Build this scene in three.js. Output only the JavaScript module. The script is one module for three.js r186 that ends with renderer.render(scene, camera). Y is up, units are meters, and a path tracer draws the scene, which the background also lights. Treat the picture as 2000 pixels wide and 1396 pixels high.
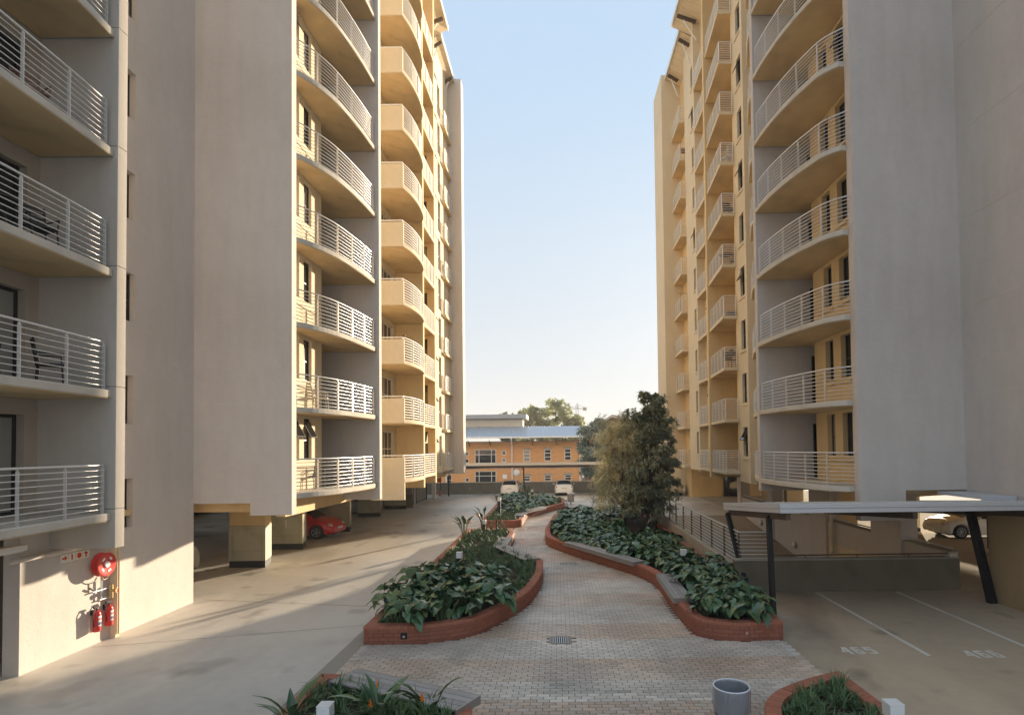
import * as THREE from 'three';
import { mergeGeometries, mergeVertices, toCreasedNormals } from 'three/addons/utils/BufferGeometryUtils.js';
import { RoundedBoxGeometry } from 'three/addons/geometries/RoundedBoxGeometry.js';

// ------------------------------------------------------------------ camera, sky, sun, exposure
const scene = new THREE.Scene();
const EYE = 4.5;
const camera = new THREE.PerspectiveCamera(2 * Math.atan(847 / 1100) * 180 / Math.PI, 2180 / 1694, 0.3, 2500);
camera.position.set(0, EYE, 0);
camera.rotation.order = 'YXZ';
camera.rotation.set(THREE.MathUtils.degToRad(1.45), 0, -0.012);
camera.setViewOffset(2180, 1694, 0, 0, 2000, 1396);

const SUN_AZ = THREE.MathUtils.degToRad(28.8), SUN_EL = THREE.MathUtils.degToRad(7.2);
const sunDir = new THREE.Vector3(Math.sin(SUN_AZ) * Math.cos(SUN_EL), Math.sin(SUN_EL), -Math.cos(SUN_AZ) * Math.cos(SUN_EL));
{
  const W = 1024, H = 512, d = new Float32Array(W * H * 4), v = new THREE.Vector3();
  const SKY = 0.41;
  const hor = [0.44, 0.45, 0.455], mid = [0.30, 0.395, 0.505], zen = [0.30, 0.395, 0.505];
  for (let j = 0; j < H; j++) for (let i = 0; i < W; i++) {
    const ph = ((i + .5) / W - .5) * 2 * Math.PI, th = ((j + .5) / H - .5) * Math.PI;
    v.set(Math.cos(th) * Math.cos(ph), Math.sin(th), Math.cos(th) * Math.sin(ph));
    const e = Math.max(0, v.y), c = v.dot(sunDir), ang = Math.acos(Math.min(1, c));
    const a = Math.min(1, Math.pow(e / .58, .9)), b = Math.min(1, Math.max(0, (e - .35) / .65));
    const glow = .16 * Math.exp(-Math.pow(ang / .42, 2)) + .3 * Math.exp(-Math.pow(ang / .16, 2)), haze = .05 * Math.exp(-e / .1);
    const k = (j * W + i) * 4;
    for (let n = 0; n < 3; n++) {
      let s = hor[n] * (1 - a) + mid[n] * a; s = s * (1 - b) + zen[n] * b;
      s += glow * [1, .88, .68][n] + haze * [1, .93, .84][n];
      if (v.y < 0) s *= Math.exp(v.y * 3) * .8 + .2;
      d[k + n] = s * SKY;
    }
    d[k + 3] = 1;
  }
  const t = new THREE.DataTexture(d, W, H, THREE.RGBAFormat, THREE.FloatType);
  t.mapping = THREE.EquirectangularReflectionMapping; t.magFilter = t.minFilter = THREE.LinearFilter; t.needsUpdate = true;
  scene.background = t; scene.environment = t;
}
const sun = new THREE.DirectionalLight(new THREE.Color(1.0, 0.84, 0.62), 3.1);
sun.position.copy(sunDir).multiplyScalar(150).add(new THREE.Vector3(0, 0, -25));
sun.target.position.set(0, 0, -25); scene.add(sun, sun.target);
sun.castShadow = true; sun.shadow.mapSize.set(4096, 4096); sun.shadow.radius = 1.6;
Object.assign(sun.shadow.camera, { left: -60, right: 60, top: 50, bottom: -40, near: 1, far: 320 });
const renderer = new THREE.WebGLRenderer({ antialias: true });
renderer.setSize(1024, 714);
renderer.toneMapping = THREE.LinearToneMapping;
renderer.toneMappingExposure = 4.6;
renderer.shadowMap.enabled = true; renderer.shadowMap.type = THREE.PCFSoftShadowMap;

scene.fog = new THREE.FogExp2(new THREE.Color(.95, .92, .86), 0.0012);
// ------------------------------------------------------------------ helpers
function mulberry(a) { return () => { a |= 0; a = a + 0x6D2B79F5 | 0; let t = Math.imul(a ^ a >>> 15, 1 | a); t = t + Math.imul(t ^ t >>> 7, 61 | t) ^ t; return ((t ^ t >>> 14) >>> 0) / 4294967296; }; }
const R0 = mulberry(7), rnd = (a = 1, b) => b === undefined ? R0() * a : a + R0() * (b - a);
const taken = new Map();
function numbered(n) { const k = taken.get(n) || 0; taken.set(n, k + 1); return k ? n + '_' + String(k).padStart(3, '0') : n; }
const shade = o => { o.traverse(m => { if (m.isMesh) { m.castShadow = m.receiveShadow = true; } }); return o; };
function thing(name, label, category, pos = [0, 0, 0], turn = 0, group) {
  const o = new THREE.Group(); o.name = numbered(name); o.position.set(...pos); o.rotation.y = turn;
  o.userData = { label, category }; if (group) o.userData.group = group; scene.add(o); return o;
}
function part(name, geo, m, parent, pos) {
  const o = new THREE.Mesh(Array.isArray(geo) ? merge(geo) : geo, m); o.name = name; if (pos) o.position.set(...pos);
  parent.add(o); return o;
}
function lone(name, label, category, geo, m, group, pos) {
  const o = part(numbered(name), geo, m, scene, pos); o.userData = { label, category }; if (group) o.userData.group = group; return o;
}
function structure(name, geo, m) { const o = part(numbered(name), geo, m, scene); o.userData = { kind: 'structure' }; return o; }
function copyOf(o, label, group, pos, turn = 0, scale = 1) {
  const c = o.clone(); c.name = numbered(o.name.replace(/_\d\d\d$/, '')); c.userData = { ...o.userData, label: label || o.userData.label }; if (group) c.userData.group = group;
  c.position.set(...pos); c.rotation.y = turn; if (scale !== 1) c.scale.setScalar(scale); scene.add(c); return c;
}
function merge(list) {
  const idx = list.some(g => !g.index), col = list.some(g => g.attributes.color);
  const L = list.map(g => { g = idx && g.index ? g.toNonIndexed() : g; if (col && !g.attributes.color) { const n = g.attributes.position.count, a = new Float32Array(n * 3).fill(1); g.setAttribute('color', new THREE.BufferAttribute(a, 3)); } return g; });
  for (const g of L) for (const k of Object.keys(g.attributes)) if (!['position', 'normal', 'uv', 'color'].includes(k)) g.deleteAttribute(k);
  return L.length === 1 ? L[0] : mergeGeometries(L);
}
// metre uv by the plane each face lies closest to
function uvBox(g) {
  if (g.index) g = g.toNonIndexed();
  const p = g.attributes.position, n = g.attributes.normal, uv = new Float32Array(p.count * 2);
  for (let i = 0; i < p.count; i++) {
    const ax = Math.abs(n.getX(i)), ay = Math.abs(n.getY(i)), az = Math.abs(n.getZ(i)), x = p.getX(i), y = p.getY(i), z = p.getZ(i);
    if (ay > ax && ay > az) { uv[2 * i] = x; uv[2 * i + 1] = z; } else if (ax > az) { uv[2 * i] = z + 3.7; uv[2 * i + 1] = y; } else { uv[2 * i] = x + 1.3; uv[2 * i + 1] = y; }
  }
  g.setAttribute('uv', new THREE.BufferAttribute(uv, 2)); return g;
}
// x0..x1, y0..y1, depth d0..d1 ahead of the camera (z = -d)
function box(x0, x1, y0, y1, d0, d1, r = 0) {
  const w = Math.abs(x1 - x0), h = y1 - y0, l = Math.abs(d1 - d0);
  const g = r ? new RoundedBoxGeometry(w, h, l, 2, Math.min(r, w / 2.1, h / 2.1, l / 2.1)) : new THREE.BoxGeometry(w, h, l);
  g.translate((x0 + x1) / 2, (y0 + y1) / 2, -(d0 + d1) / 2); return uvBox(g);
}
const shapeOf = pts => { const s = new THREE.Shape(); pts.forEach(([a, b], i) => i ? s.lineTo(a, b) : s.moveTo(a, b)); s.closePath(); return s; };
function prism(pts, y0, y1, bevel = 0) {   // footprint [x, d]
  const g = new THREE.ExtrudeGeometry(shapeOf(pts), { depth: y1 - y0 - 2 * bevel, bevelEnabled: bevel > 0, bevelSize: bevel, bevelThickness: bevel, bevelOffset: -bevel, bevelSegments: 2, steps: 1 });
  g.rotateX(-Math.PI / 2); g.translate(0, y0 + bevel, 0); return uvBox(g);
}
function frontal(pts, d0, t, holes = []) {  // outline [x, y] standing at depth d0 .. d0+t
  const s = shapeOf(pts); for (const [a0, a1, b0, b1] of holes) s.holes.push(shapeOf([[a0, b0], [a0, b1], [a1, b1], [a1, b0]]));
  const g = new THREE.ExtrudeGeometry(s, { depth: t, bevelEnabled: false }); g.translate(0, 0, -(d0 + t)); return uvBox(g);
}
function lateral(pts, x0, t, holes = []) {  // outline [d, y] standing at x0 .. x0+t
  const s = shapeOf(pts); for (const [a0, a1, b0, b1] of holes) s.holes.push(shapeOf([[a0, b0], [a0, b1], [a1, b1], [a1, b0]]));
  const g = new THREE.ExtrudeGeometry(s, { depth: t, bevelEnabled: false });
  g.applyMatrix4(new THREE.Matrix4().makeBasis(new THREE.Vector3(0, 0, -1), new THREE.Vector3(0, 1, 0), new THREE.Vector3(1, 0, 0)).setPosition(x0, 0, 0)); return uvBox(g);
}
const rect = (a0, a1, b0, b1) => [[a0, b0], [a1, b0], [a1, b1], [a0, b1]];
function bar(a, b, r, seg = 6) {  // round bar between two points [x, y, z]
  const A = new THREE.Vector3(...a), B = new THREE.Vector3(...b), L = A.distanceTo(B), g = new THREE.CylinderGeometry(r, r, L, seg, 1);
  g.applyQuaternion(new THREE.Quaternion().setFromUnitVectors(new THREE.Vector3(0, 1, 0), B.clone().sub(A).normalize())); g.translate((A.x + B.x) / 2, (A.y + B.y) / 2, (A.z + B.z) / 2); return g;
}
function beam(a, b, w, h) {  // square bar between two points
  const A = new THREE.Vector3(...a), B = new THREE.Vector3(...b), L = A.distanceTo(B), g = new THREE.BoxGeometry(w, h, L), m = new THREE.Matrix4().lookAt(A, B, Math.abs(B.x - A.x) + Math.abs(B.z - A.z) < 1e-3 ? new THREE.Vector3(0, 0, 1) : new THREE.Vector3(0, 1, 0));
  g.applyMatrix4(m); g.translate((A.x + B.x) / 2, (A.y + B.y) / 2, (A.z + B.z) / 2); return uvBox(g);
}
const pathOf = (pts, y, tension = .5) => new THREE.CatmullRomCurve3(pts.map(([x, d]) => new THREE.Vector3(x, y, -d)), false, 'centripetal', tension);
function tube(pts3, r, seg = 24, rad = 6, closed = false) { return new THREE.TubeGeometry(new THREE.CatmullRomCurve3(pts3.map(p => new THREE.Vector3(...p)), closed, 'centripetal'), seg, r, rad, closed); }
function paint(g, c) { const n = g.attributes.position.count, a = new Float32Array(n * 3); for (let i = 0; i < n; i++) { a[3 * i] = c[0]; a[3 * i + 1] = c[1]; a[3 * i + 2] = c[2]; } g.setAttribute('color', new THREE.BufferAttribute(a, 3)); return g; }
function inside(pts, x, d) { let c = false; for (let i = 0, j = pts.length - 1; i < pts.length; j = i++) { const [xi, yi] = pts[i], [xj, yj] = pts[j]; if ((yi > d) !== (yj > d) && x < (xj - xi) * (d - yi) / (yj - yi) + xi) c = !c; } return c; }

// ------------------------------------------------------------------ procedural textures
function noise2(seed) {
  const N = 256, r = mulberry(seed), t = new Float32Array(N * N); for (let i = 0; i < N * N; i++) t[i] = r();
  const s = u => u * u * (3 - 2 * u);
  return (x, y, p) => { const xi = Math.floor(x), yi = Math.floor(y), fx = s(x - xi), fy = s(y - yi), m = (a, b) => t[((b % p + p) % p) * N + ((a % p + p) % p)]; return (m(xi, yi) * (1 - fx) + m(xi + 1, yi) * fx) * (1 - fy) + (m(xi, yi + 1) * (1 - fx) + m(xi + 1, yi + 1) * fx) * fy; };
}
const nA = noise2(11), nB = noise2(23), nC = noise2(37);
const fbm = (n, u, v, f, oct) => { let s = 0, a = .5, t = 0; for (let o = 0; o < oct; o++) { s += a * n(u * f, v * f, f); t += a; a *= .5; f *= 2; if (f > 256) break; } return s / t; };
function tex(S, fn, rep = 1, srgb = true) {
  const d = new Uint8Array(S * S * 4), enc = srgb ? x => x <= .0031308 ? 12.92 * x : 1.055 * Math.pow(x, 1 / 2.4) - .055 : x => x;
  for (let j = 0; j < S; j++) for (let i = 0; i < S; i++) {
    let c = fn((i + .5) / S, (j + .5) / S); if (typeof c === 'number') c = [c, c, c]; const k = (j * S + i) * 4;
    for (let n = 0; n < 3; n++) d[k + n] = 255 * Math.min(1, Math.max(0, enc(Math.min(1, Math.max(0, c[n]))))); d[k + 3] = 255;
  }
  const t = new THREE.DataTexture(d, S, S); t.wrapS = t.wrapT = THREE.RepeatWrapping; t.magFilter = THREE.LinearFilter; t.minFilter = THREE.LinearMipmapLinearFilter; t.generateMipmaps = true; t.repeat.set(rep, rep);
  if (srgb) t.colorSpace = THREE.SRGBColorSpace; t.needsUpdate = true; return t;
}
const withRepeat = (t, a, b = a) => { const c = t.clone(); c.repeat.set(a, b); c.needsUpdate = true; return c; };
const std = (color, o = {}) => new THREE.MeshStandardMaterial({ color: Array.isArray(color) ? new THREE.Color().setRGB(...color) : color, roughness: .8, ...o });

const plasterC = tex(1024, (u, v) => {
  const a = fbm(nA, u, v, 4, 5), st = fbm(nB, u, v * .12, 32, 3), g = fbm(nC, u, v, 64, 3);
  const k = .93 + (a - .5) * .17 + (st - .5) * .08 + (g - .5) * .06; return [k, k * (.997 + (a - .5) * .02), k * (.99 + (a - .5) * .05)];
}, 1 / 7);
const plasterB = tex(512, (u, v) => .5 + (fbm(nA, u, v, 64, 3) - .5) * .8 + (fbm(nB, u, v, 16, 2) - .5) * .4, 1 / 1.6, false);
const concC = tex(2048, (u, v) => {
  const wx = (fbm(nB, u, v, 4, 3) - .5) * .12, wy = (fbm(nC, u, v, 4, 3) - .5) * .12;
  const big = fbm(nA, u + wx, v + wy, 3, 6), tr = fbm(nB, u * 1 + wx * 2, v * .25 + wy, 12, 4), fine = fbm(nC, u, v, 128, 2), sw = fbm(nC, u + wy * 3, v * .5 + wx * 3, 8, 4);
  const dark = Math.max(0, sw - .55) * 1.5, oil = Math.max(0, fbm(nA, u + .37, v + .11, 24, 3) - .68) * 2.2;
  const k = .95 + (big - .5) * .55 + (tr - .5) * .34 + (fine - .5) * .1 - dark * .7 - oil * .9;
  return [k, k * (.985 - (big - .5) * .06), k * (.95 - (big - .5) * .14)];
}, 1 / 23);
const concR = tex(512, (u, v) => { const a = fbm(nB, u, v, 4, 5); return .60 + (a - .5) * .5; }, 1 / 11, false);
const grainB = tex(512, (u, v) => .5 + (fbm(nC, u, v, 128, 2) - .5), 1 / .8, false);
const soffitC = tex(512, (u, v) => { const a = fbm(nA, u, v, 4, 5), b = fbm(nB, u, v * .3, 8, 4), s = Math.max(0, fbm(nC, u, v, 6, 4) - .58) * 1.2; const k = .88 + (a - .5) * .3 + (b - .5) * .14 - s * .3; return [k, k * .985, k * .95]; }, 1 / 3.1);
const timberC = tex(512, (u, v) => { const g = fbm(nA, u * .06, v, 64, 3), k = .88 + (g - .5) * .3 + (fbm(nB, u, v, 8, 3) - .5) * .14; return [k, k, k]; }, 1);
const speckC = tex(256, (u, v) => { const k = .95 + (fbm(nA, u, v, 32, 3) - .5) * .4; return [k, k * .985, k * .97]; }, 1);
const soilC = tex(512, (u, v) => { const k = .75 + (fbm(nA, u, v, 32, 4) - .5) * 1.1; return [k, k * .96, k * .9]; }, 1);
const barkC = tex(256, (u, v) => { const k = .8 + (fbm(nA, u, v * .2, 32, 3) - .5) * .8; return k; }, 1);

// ------------------------------------------------------------------ materials
const plaster = (c, o) => std(c, { roughness: .92, map: plasterC, bumpMap: plasterB, bumpScale: .0035, ...o });
const M = {
  wall: plaster([.645, .58, .53]), wallPale: plaster([.77, .64, .445]), wallWarm: plaster([.78, .58, .31]), recessShade: plaster([.46, .39, .32]), finWall: plaster([.56, .50, .44]), ochre: plaster([.46, .33, .18]), joint: plaster([.72, .66, .57]),
  slab: std([.68, .62, .54], { map: soffitC, roughness: .9, bumpMap: plasterB, bumpScale: .003 }),
  soffit: std([.74, .55, .31], { map: soffitC, roughness: .92 }),
  steel: std([.78, .77, .75], { roughness: .32, metalness: .55 }),
  whiteRail: std([.80, .77, .72], { roughness: .5 }),
  frame: std([.028, .024, .022], { roughness: .45 }), frameWhite: std([.72, .70, .66], { roughness: .5 }),
  glass: new THREE.MeshPhysicalMaterial({ color: new THREE.Color(.02, .022, .024), roughness: .06, metalness: 0, specularIntensity: 1, ior: 1.6 }),
  glassPale: new THREE.MeshPhysicalMaterial({ color: new THREE.Color(.30, .29, .26), roughness: .12, ior: 1.55 }),
  curtain: std([.45, .42, .37], { roughness: .95 }),
  sheet: std([.62, .64, .66], { roughness: .42, metalness: .25 }),
  darkSteel: std([.022, .021, .024], { roughness: .5, metalness: .3 }), brownSteel: std([.10, .065, .045], { roughness: .6 }),
  white: std([.78, .77, .75], { roughness: .45 }), black: std([.02, .02, .02], { roughness: .6 }),
  ground: std([.69, .64, .575], { map: concC, roughnessMap: concR, roughness: 1, bumpMap: grainB, bumpScale: .003 }),
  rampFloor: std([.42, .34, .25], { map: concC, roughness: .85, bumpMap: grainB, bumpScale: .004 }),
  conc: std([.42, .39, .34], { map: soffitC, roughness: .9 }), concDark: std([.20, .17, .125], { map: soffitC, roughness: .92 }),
  red: new THREE.MeshPhysicalMaterial({ color: new THREE.Color(.55, .018, .012), roughness: .32, clearcoat: .6, clearcoatRoughness: .15 }),
  bay: std([.56, .45, .33], { map: concC, roughness: .85, bumpMap: grainB, bumpScale: .003 }), line: std([.80, .78, .72], { roughness: .8, map: soffitC }),
};
// ------------------------------------------------------------------ ground, ramp, courtyard floor
const GHOLE = [[5.72, 17.62], [12.02, 17.62], [12.02, 36.8], [5.72, 36.8]];
{
  const s = shapeOf([[-420, -160], [420, -160], [420, 620], [-420, 620]]); s.holes.push(shapeOf(GHOLE));
  const g = new THREE.ShapeGeometry(s); g.rotateX(-Math.PI / 2); structure('ground', uvBox(g.toNonIndexed()), M.ground);
  const r = prism([[5.7, 17.5], [12.1, 17.5], [12.1, 36.8], [5.7, 36.8]], -.1, 0), p = r.attributes.position;
  for (let i = 0; i < p.count; i++) { const d = -p.getZ(i); p.setY(i, p.getY(i) - (36.8 - d) * .137); }
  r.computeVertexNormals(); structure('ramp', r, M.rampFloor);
  structure('added_road', box(25, 60, -.1, .004, -20, 120), std([.20, .195, .185], { map: concC, roughness: .9 }));  // dark asphalt added to tone down the bright open ground
  structure('parking_floor', box(12.3, 25, -.1, .004, 8, 56), new THREE.MeshPhysicalMaterial({ color: new THREE.Color(.55, .50, .42), map: concC, roughness: 1, specularIntensity: .15 }));
  structure('parking_bay', prism([[5.14, 6], [12.3, 6], [12.3, 17.4], [5.42, 17.4], [5.42, 17.1], [5.2, 16.9], [5.14, 13]], -.04, .004), M.bay);
}
// ------------------------------------------------------------------ the two apartment towers
const FL = 2.65, S1 = 3.22, slabT = .17, S = k => S1 + FL * (k - 1), TOP = 31.4;
function railSet(pts, { h = 1.03, bars = 8, post = 1.15, curved = false, seg = 20, r = .0125, pw = .06, ends = true } = {}) {
  const c = curved ? pathOf(pts, 0) : null, L = [0]; let P;
  if (curved) P = c.getSpacedPoints(seg); else P = pts.map(([x, d]) => new THREE.Vector3(x, 0, -d));
  for (let i = 1; i < P.length; i++) L.push(L[i - 1] + P[i].distanceTo(P[i - 1]));
  const line = (y, rad) => curved ? tube(P.map(p => [p.x, y, p.z]), rad, seg, 6) : merge(P.slice(1).map((p, i) => bar([P[i].x, y, P[i].z], [p.x, y, p.z], rad)));
  const at = s => { let i = 1; while (i < L.length - 1 && L[i] < s) i++; const f = (s - L[i - 1]) / (L[i] - L[i - 1]); return [P[i - 1].clone().lerp(P[i], f), P[i].clone().sub(P[i - 1]).normalize()]; };
  const T = L[L.length - 1], spots = [];
  if (curved || P.length === 2) { const n = Math.max(2, Math.round(T / post)); for (let i = ends ? 0 : 1; i <= n - (ends ? 0 : 1); i++) spots.push(Math.min(T - .02, Math.max(.02, T * i / n))); }
  else for (let i = 0; i < P.length - 1; i++) { const n = Math.max(1, Math.round((L[i + 1] - L[i]) / post)); for (let j = i ? 1 : 0; j <= n; j++) spots.push(Math.min(T - .02, Math.max(.02, L[i] + (L[i + 1] - L[i]) * j / n))); }
  const posts = spots.map(s => { const [p, t] = at(s), g = new THREE.BoxGeometry(.014, h - .05, pw), a = new THREE.Matrix4().makeRotationY(Math.atan2(t.x, t.z)); g.applyMatrix4(new THREE.Matrix4().makeRotationY(Math.atan2(t.x, t.z) + Math.PI / 2)); g.translate(p.x, (h - .05) / 2, p.z); const cap = new THREE.CylinderGeometry(.011, .011, .07, 6); cap.translate(p.x, h - .035, p.z); return merge([g, cap]); });
  const rails = []; for (let i = 0; i < bars; i++) rails.push(line(.09 + (h - .2) * i / (bars - 1), r));
  return { hand: line(h, .024), rails, posts };
}
function addRail(rs, parent, each, m = M.steel) {
  part('handrail', rs.hand, m, parent);
  if (each) { rs.rails.forEach(g => part('railing_bar', g, m, parent)); rs.posts.forEach(g => part('railing_post', g, m, parent)); }
  else part('railing', rs.all ||= merge([...rs.rails, ...rs.posts].map(g => g.clone())), m, parent);
}
const slabGeo = pts => { const g = prism(pts, -slabT, 0, .022), a = pts.reduce((s, p) => [s[0] + p[0] / pts.length, s[1] + p[1] / pts.length], [0, 0]); const q = pts.map(([x, d]) => { const l = Math.hypot(x - a[0], d - a[1]); return [x + (a[0] - x) / l * .06, d + (a[1] - d) / l * .06]; }); g.sof = prism(q, -slabT - .012, -slabT - .002); return g; };
function balcony(t, geo, rs, k, each, m = M.slab, rm) { const b = part('balcony', geo, m, t, [0, S(k), 0]); if (geo.sof) part('soffit', geo.sof, M.soffit, b); if (rs) addRail(rs, b, each, rm); return b; }

// a window in its own axes: x along the wall, y up from its sill, z outwards
function windowKind(w, h, { rows = [.5], cols = [], open = -1, fw = .045, m = M.frame, glass = M.glass, depth = .13, curtain = 0, slide = false } = {}) {
  const fr = [], z0 = -depth, B = (x0, x1, y0, y1, a = .03) => { const g = new THREE.BoxGeometry(x1 - x0, y1 - y0, 2 * a); g.translate((x0 + x1) / 2, (y0 + y1) / 2, z0); return g; };
  fr.push(B(-w / 2, -w / 2 + fw, 0, h), B(w / 2 - fw, w / 2, 0, h), B(-w / 2 + fw, w / 2 - fw, 0, fw), B(-w / 2 + fw, w / 2 - fw, h - fw, h));
  const ys = [fw, ...rows.map(r => r * h), h - fw], xs = [-w / 2 + fw, ...cols.map(c => -w / 2 + c * w), w / 2 - fw];
  rows.forEach(r => fr.push(B(-w / 2 + fw, w / 2 - fw, r * h - fw / 2, r * h + fw / 2, .028))); cols.forEach(c => fr.push(B(-w / 2 + c * w - fw / 2, -w / 2 + c * w + fw / 2, fw, h - fw, .026)));
  const panes = []; let sash = null;
  for (let i = 0; i < ys.length - 1; i++) for (let j = 0; j < xs.length - 1; j++) {
    const pw = xs[j + 1] - xs[j], ph = ys[i + 1] - ys[i];
    const isOpen = open >= 0 && i === ys.length - 2 && (open > 5 || j === open);
    const g = new THREE.BoxGeometry(pw, ph, .008);
    if (isOpen) { const f = [g]; const sf = []; for (const sg of [-1, 1]) { const a = new THREE.BoxGeometry(.035, ph, .03); a.translate(sg * (pw / 2 - .017), 0, 0); const b = new THREE.BoxGeometry(pw - .07, .035, .03); b.translate(0, sg * (ph / 2 - .017), 0); sf.push(a, b); } const mt = new THREE.Matrix4().makeTranslation((xs[j] + xs[j + 1]) / 2, ys[i + 1], z0 + .03).multiply(new THREE.Matrix4().makeRotationX(-.5)).multiply(new THREE.Matrix4().makeTranslation(0, -ph / 2, 0)); const G = merge(f); G.applyMatrix4(mt); const H = merge(sf); H.applyMatrix4(mt); sash = { g: G, f: H }; }
    else { g.translate((xs[j] + xs[j + 1]) / 2, (ys[i] + ys[i + 1]) / 2, z0); panes.push(g); }
  }
  return { frame: merge(fr), panes, sash, m, glass, curtain: curtain ? (() => { const g = new THREE.PlaneGeometry(w * curtain, h, 24, 1), p = g.attributes.position; for (let i = 0; i < p.count; i++) p.setZ(i, Math.sin(p.getX(i) * 42) * .025); g.computeVertexNormals(); g.translate(-w * (1 - curtain) / 2 + .03, h / 2, z0 - .12); return g; })() : null, back: (() => { const g = new THREE.BoxGeometry(w + .1, h + .1, .02); g.translate(0, h / 2, z0 - .3); return g; })() };
}
function addWindow(t, K, pos, face) {  // face: +1 looks to +x, -1 to -x, 0 to the camera
  const f = part('window', K.frame, K.m, t, pos); f.rotation.y = face * Math.PI / 2;
  const gl = K.glass === M.glass && rnd() < .17 ? M.glassPale : K.glass; K.panes.forEach(p => part('pane', p, gl, f));
  if (K.sash) { part('open_sash', K.sash.f, K.m, f); part('pane', K.sash.g, K.glass, f); }
  if (K.curtain) part('curtain', K.curtain, M.curtain, f);
  return f;
}
// an upright frontal pier in storey panels with shadow gaps over a core
function pier(t, x0, x1, d0, th, y0, m, notch) {
  const L = [], cuts = []; for (let y = S1 + .08; y < TOP; y += FL) cuts.push(y);
  let a = y0; for (const c of [...cuts, TOP]) { if (c - a < .1) continue; L.push([a, c - .004]); a = c + .004; }
  L.forEach(([b, c], i) => { if (i === 0 && notch) part('wall_panel', frontal(notch(b, c), d0, th), m, t); else part('wall_panel', box(x0, x1, b, c, d0, d0 + th), m, t); });
  const inner = []; cuts.forEach(c => { if (c > y0 + .2) inner.push(box(x0 + .01, x1 - .01, c - .02, c + .02, d0 + .0025, d0 + th - .0025)); }); part('joint', merge(inner), M.joint, t);
}
const holesFor = (list, k0, k1) => { const H = []; for (let k = k0; k <= k1; k++) for (const [a, b, y0, y1] of list) H.push([a, b, S(k) + y0, S(k) + y1]); return H; };
const eave = (t, x0, x1, y0, y1, d0, d1, out) => {   // boarded soffit rising outwards, fascia and roof sheet
  const boards = []; const n = Math.round((d1 - d0) / .62);
  for (let i = 0; i < n; i++) { const a = d0 + (d1 - d0) * i / n, b = d0 + (d1 - d0) * (i + 1) / n - .02; const g = box(x0, x1, 0, .04, a, b), p = g.attributes.position; for (let j = 0; j < p.count; j++) p.setY(j, p.getY(j) + y0 + (y1 - y0) * (p.getX(j) - x0) / (x1 - x0)); g.computeVertexNormals(); boards.push(g); }
  const rf = part('roof', merge(boards), M.wallPale, t);
  const ov = out * .05; part('fascia', box(Math.min(x1, x1 + ov), Math.max(x1, x1 + ov), y1 - .1, y1 + .2, d0, d1, .01), M.white, rf);
  const sh = box(Math.min(x0, x1), Math.max(x0, x1), 0, .08, d0, d1), p = sh.attributes.position; for (let j = 0; j < p.count; j++) p.setY(j, p.getY(j) + y0 + .12 + (y1 - y0) * (p.getX(j) - x0) / (x1 - x0)); sh.computeVertexNormals(); part('roof_sheet', sh, M.sheet, rf);
};
const bracket = (t, xw, xo, y, d) => {
  const b = part('eave_beam', beam([xw, y - .55, -d], [xo, y - .12, -d], .09, .22), M.brownSteel, t);
  part('eave_strut', bar([xw, y - 1.7, -d], [(xw + xo * 2) / 3, y - .42, -d], .045, 8), M.white, b);
};

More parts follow.
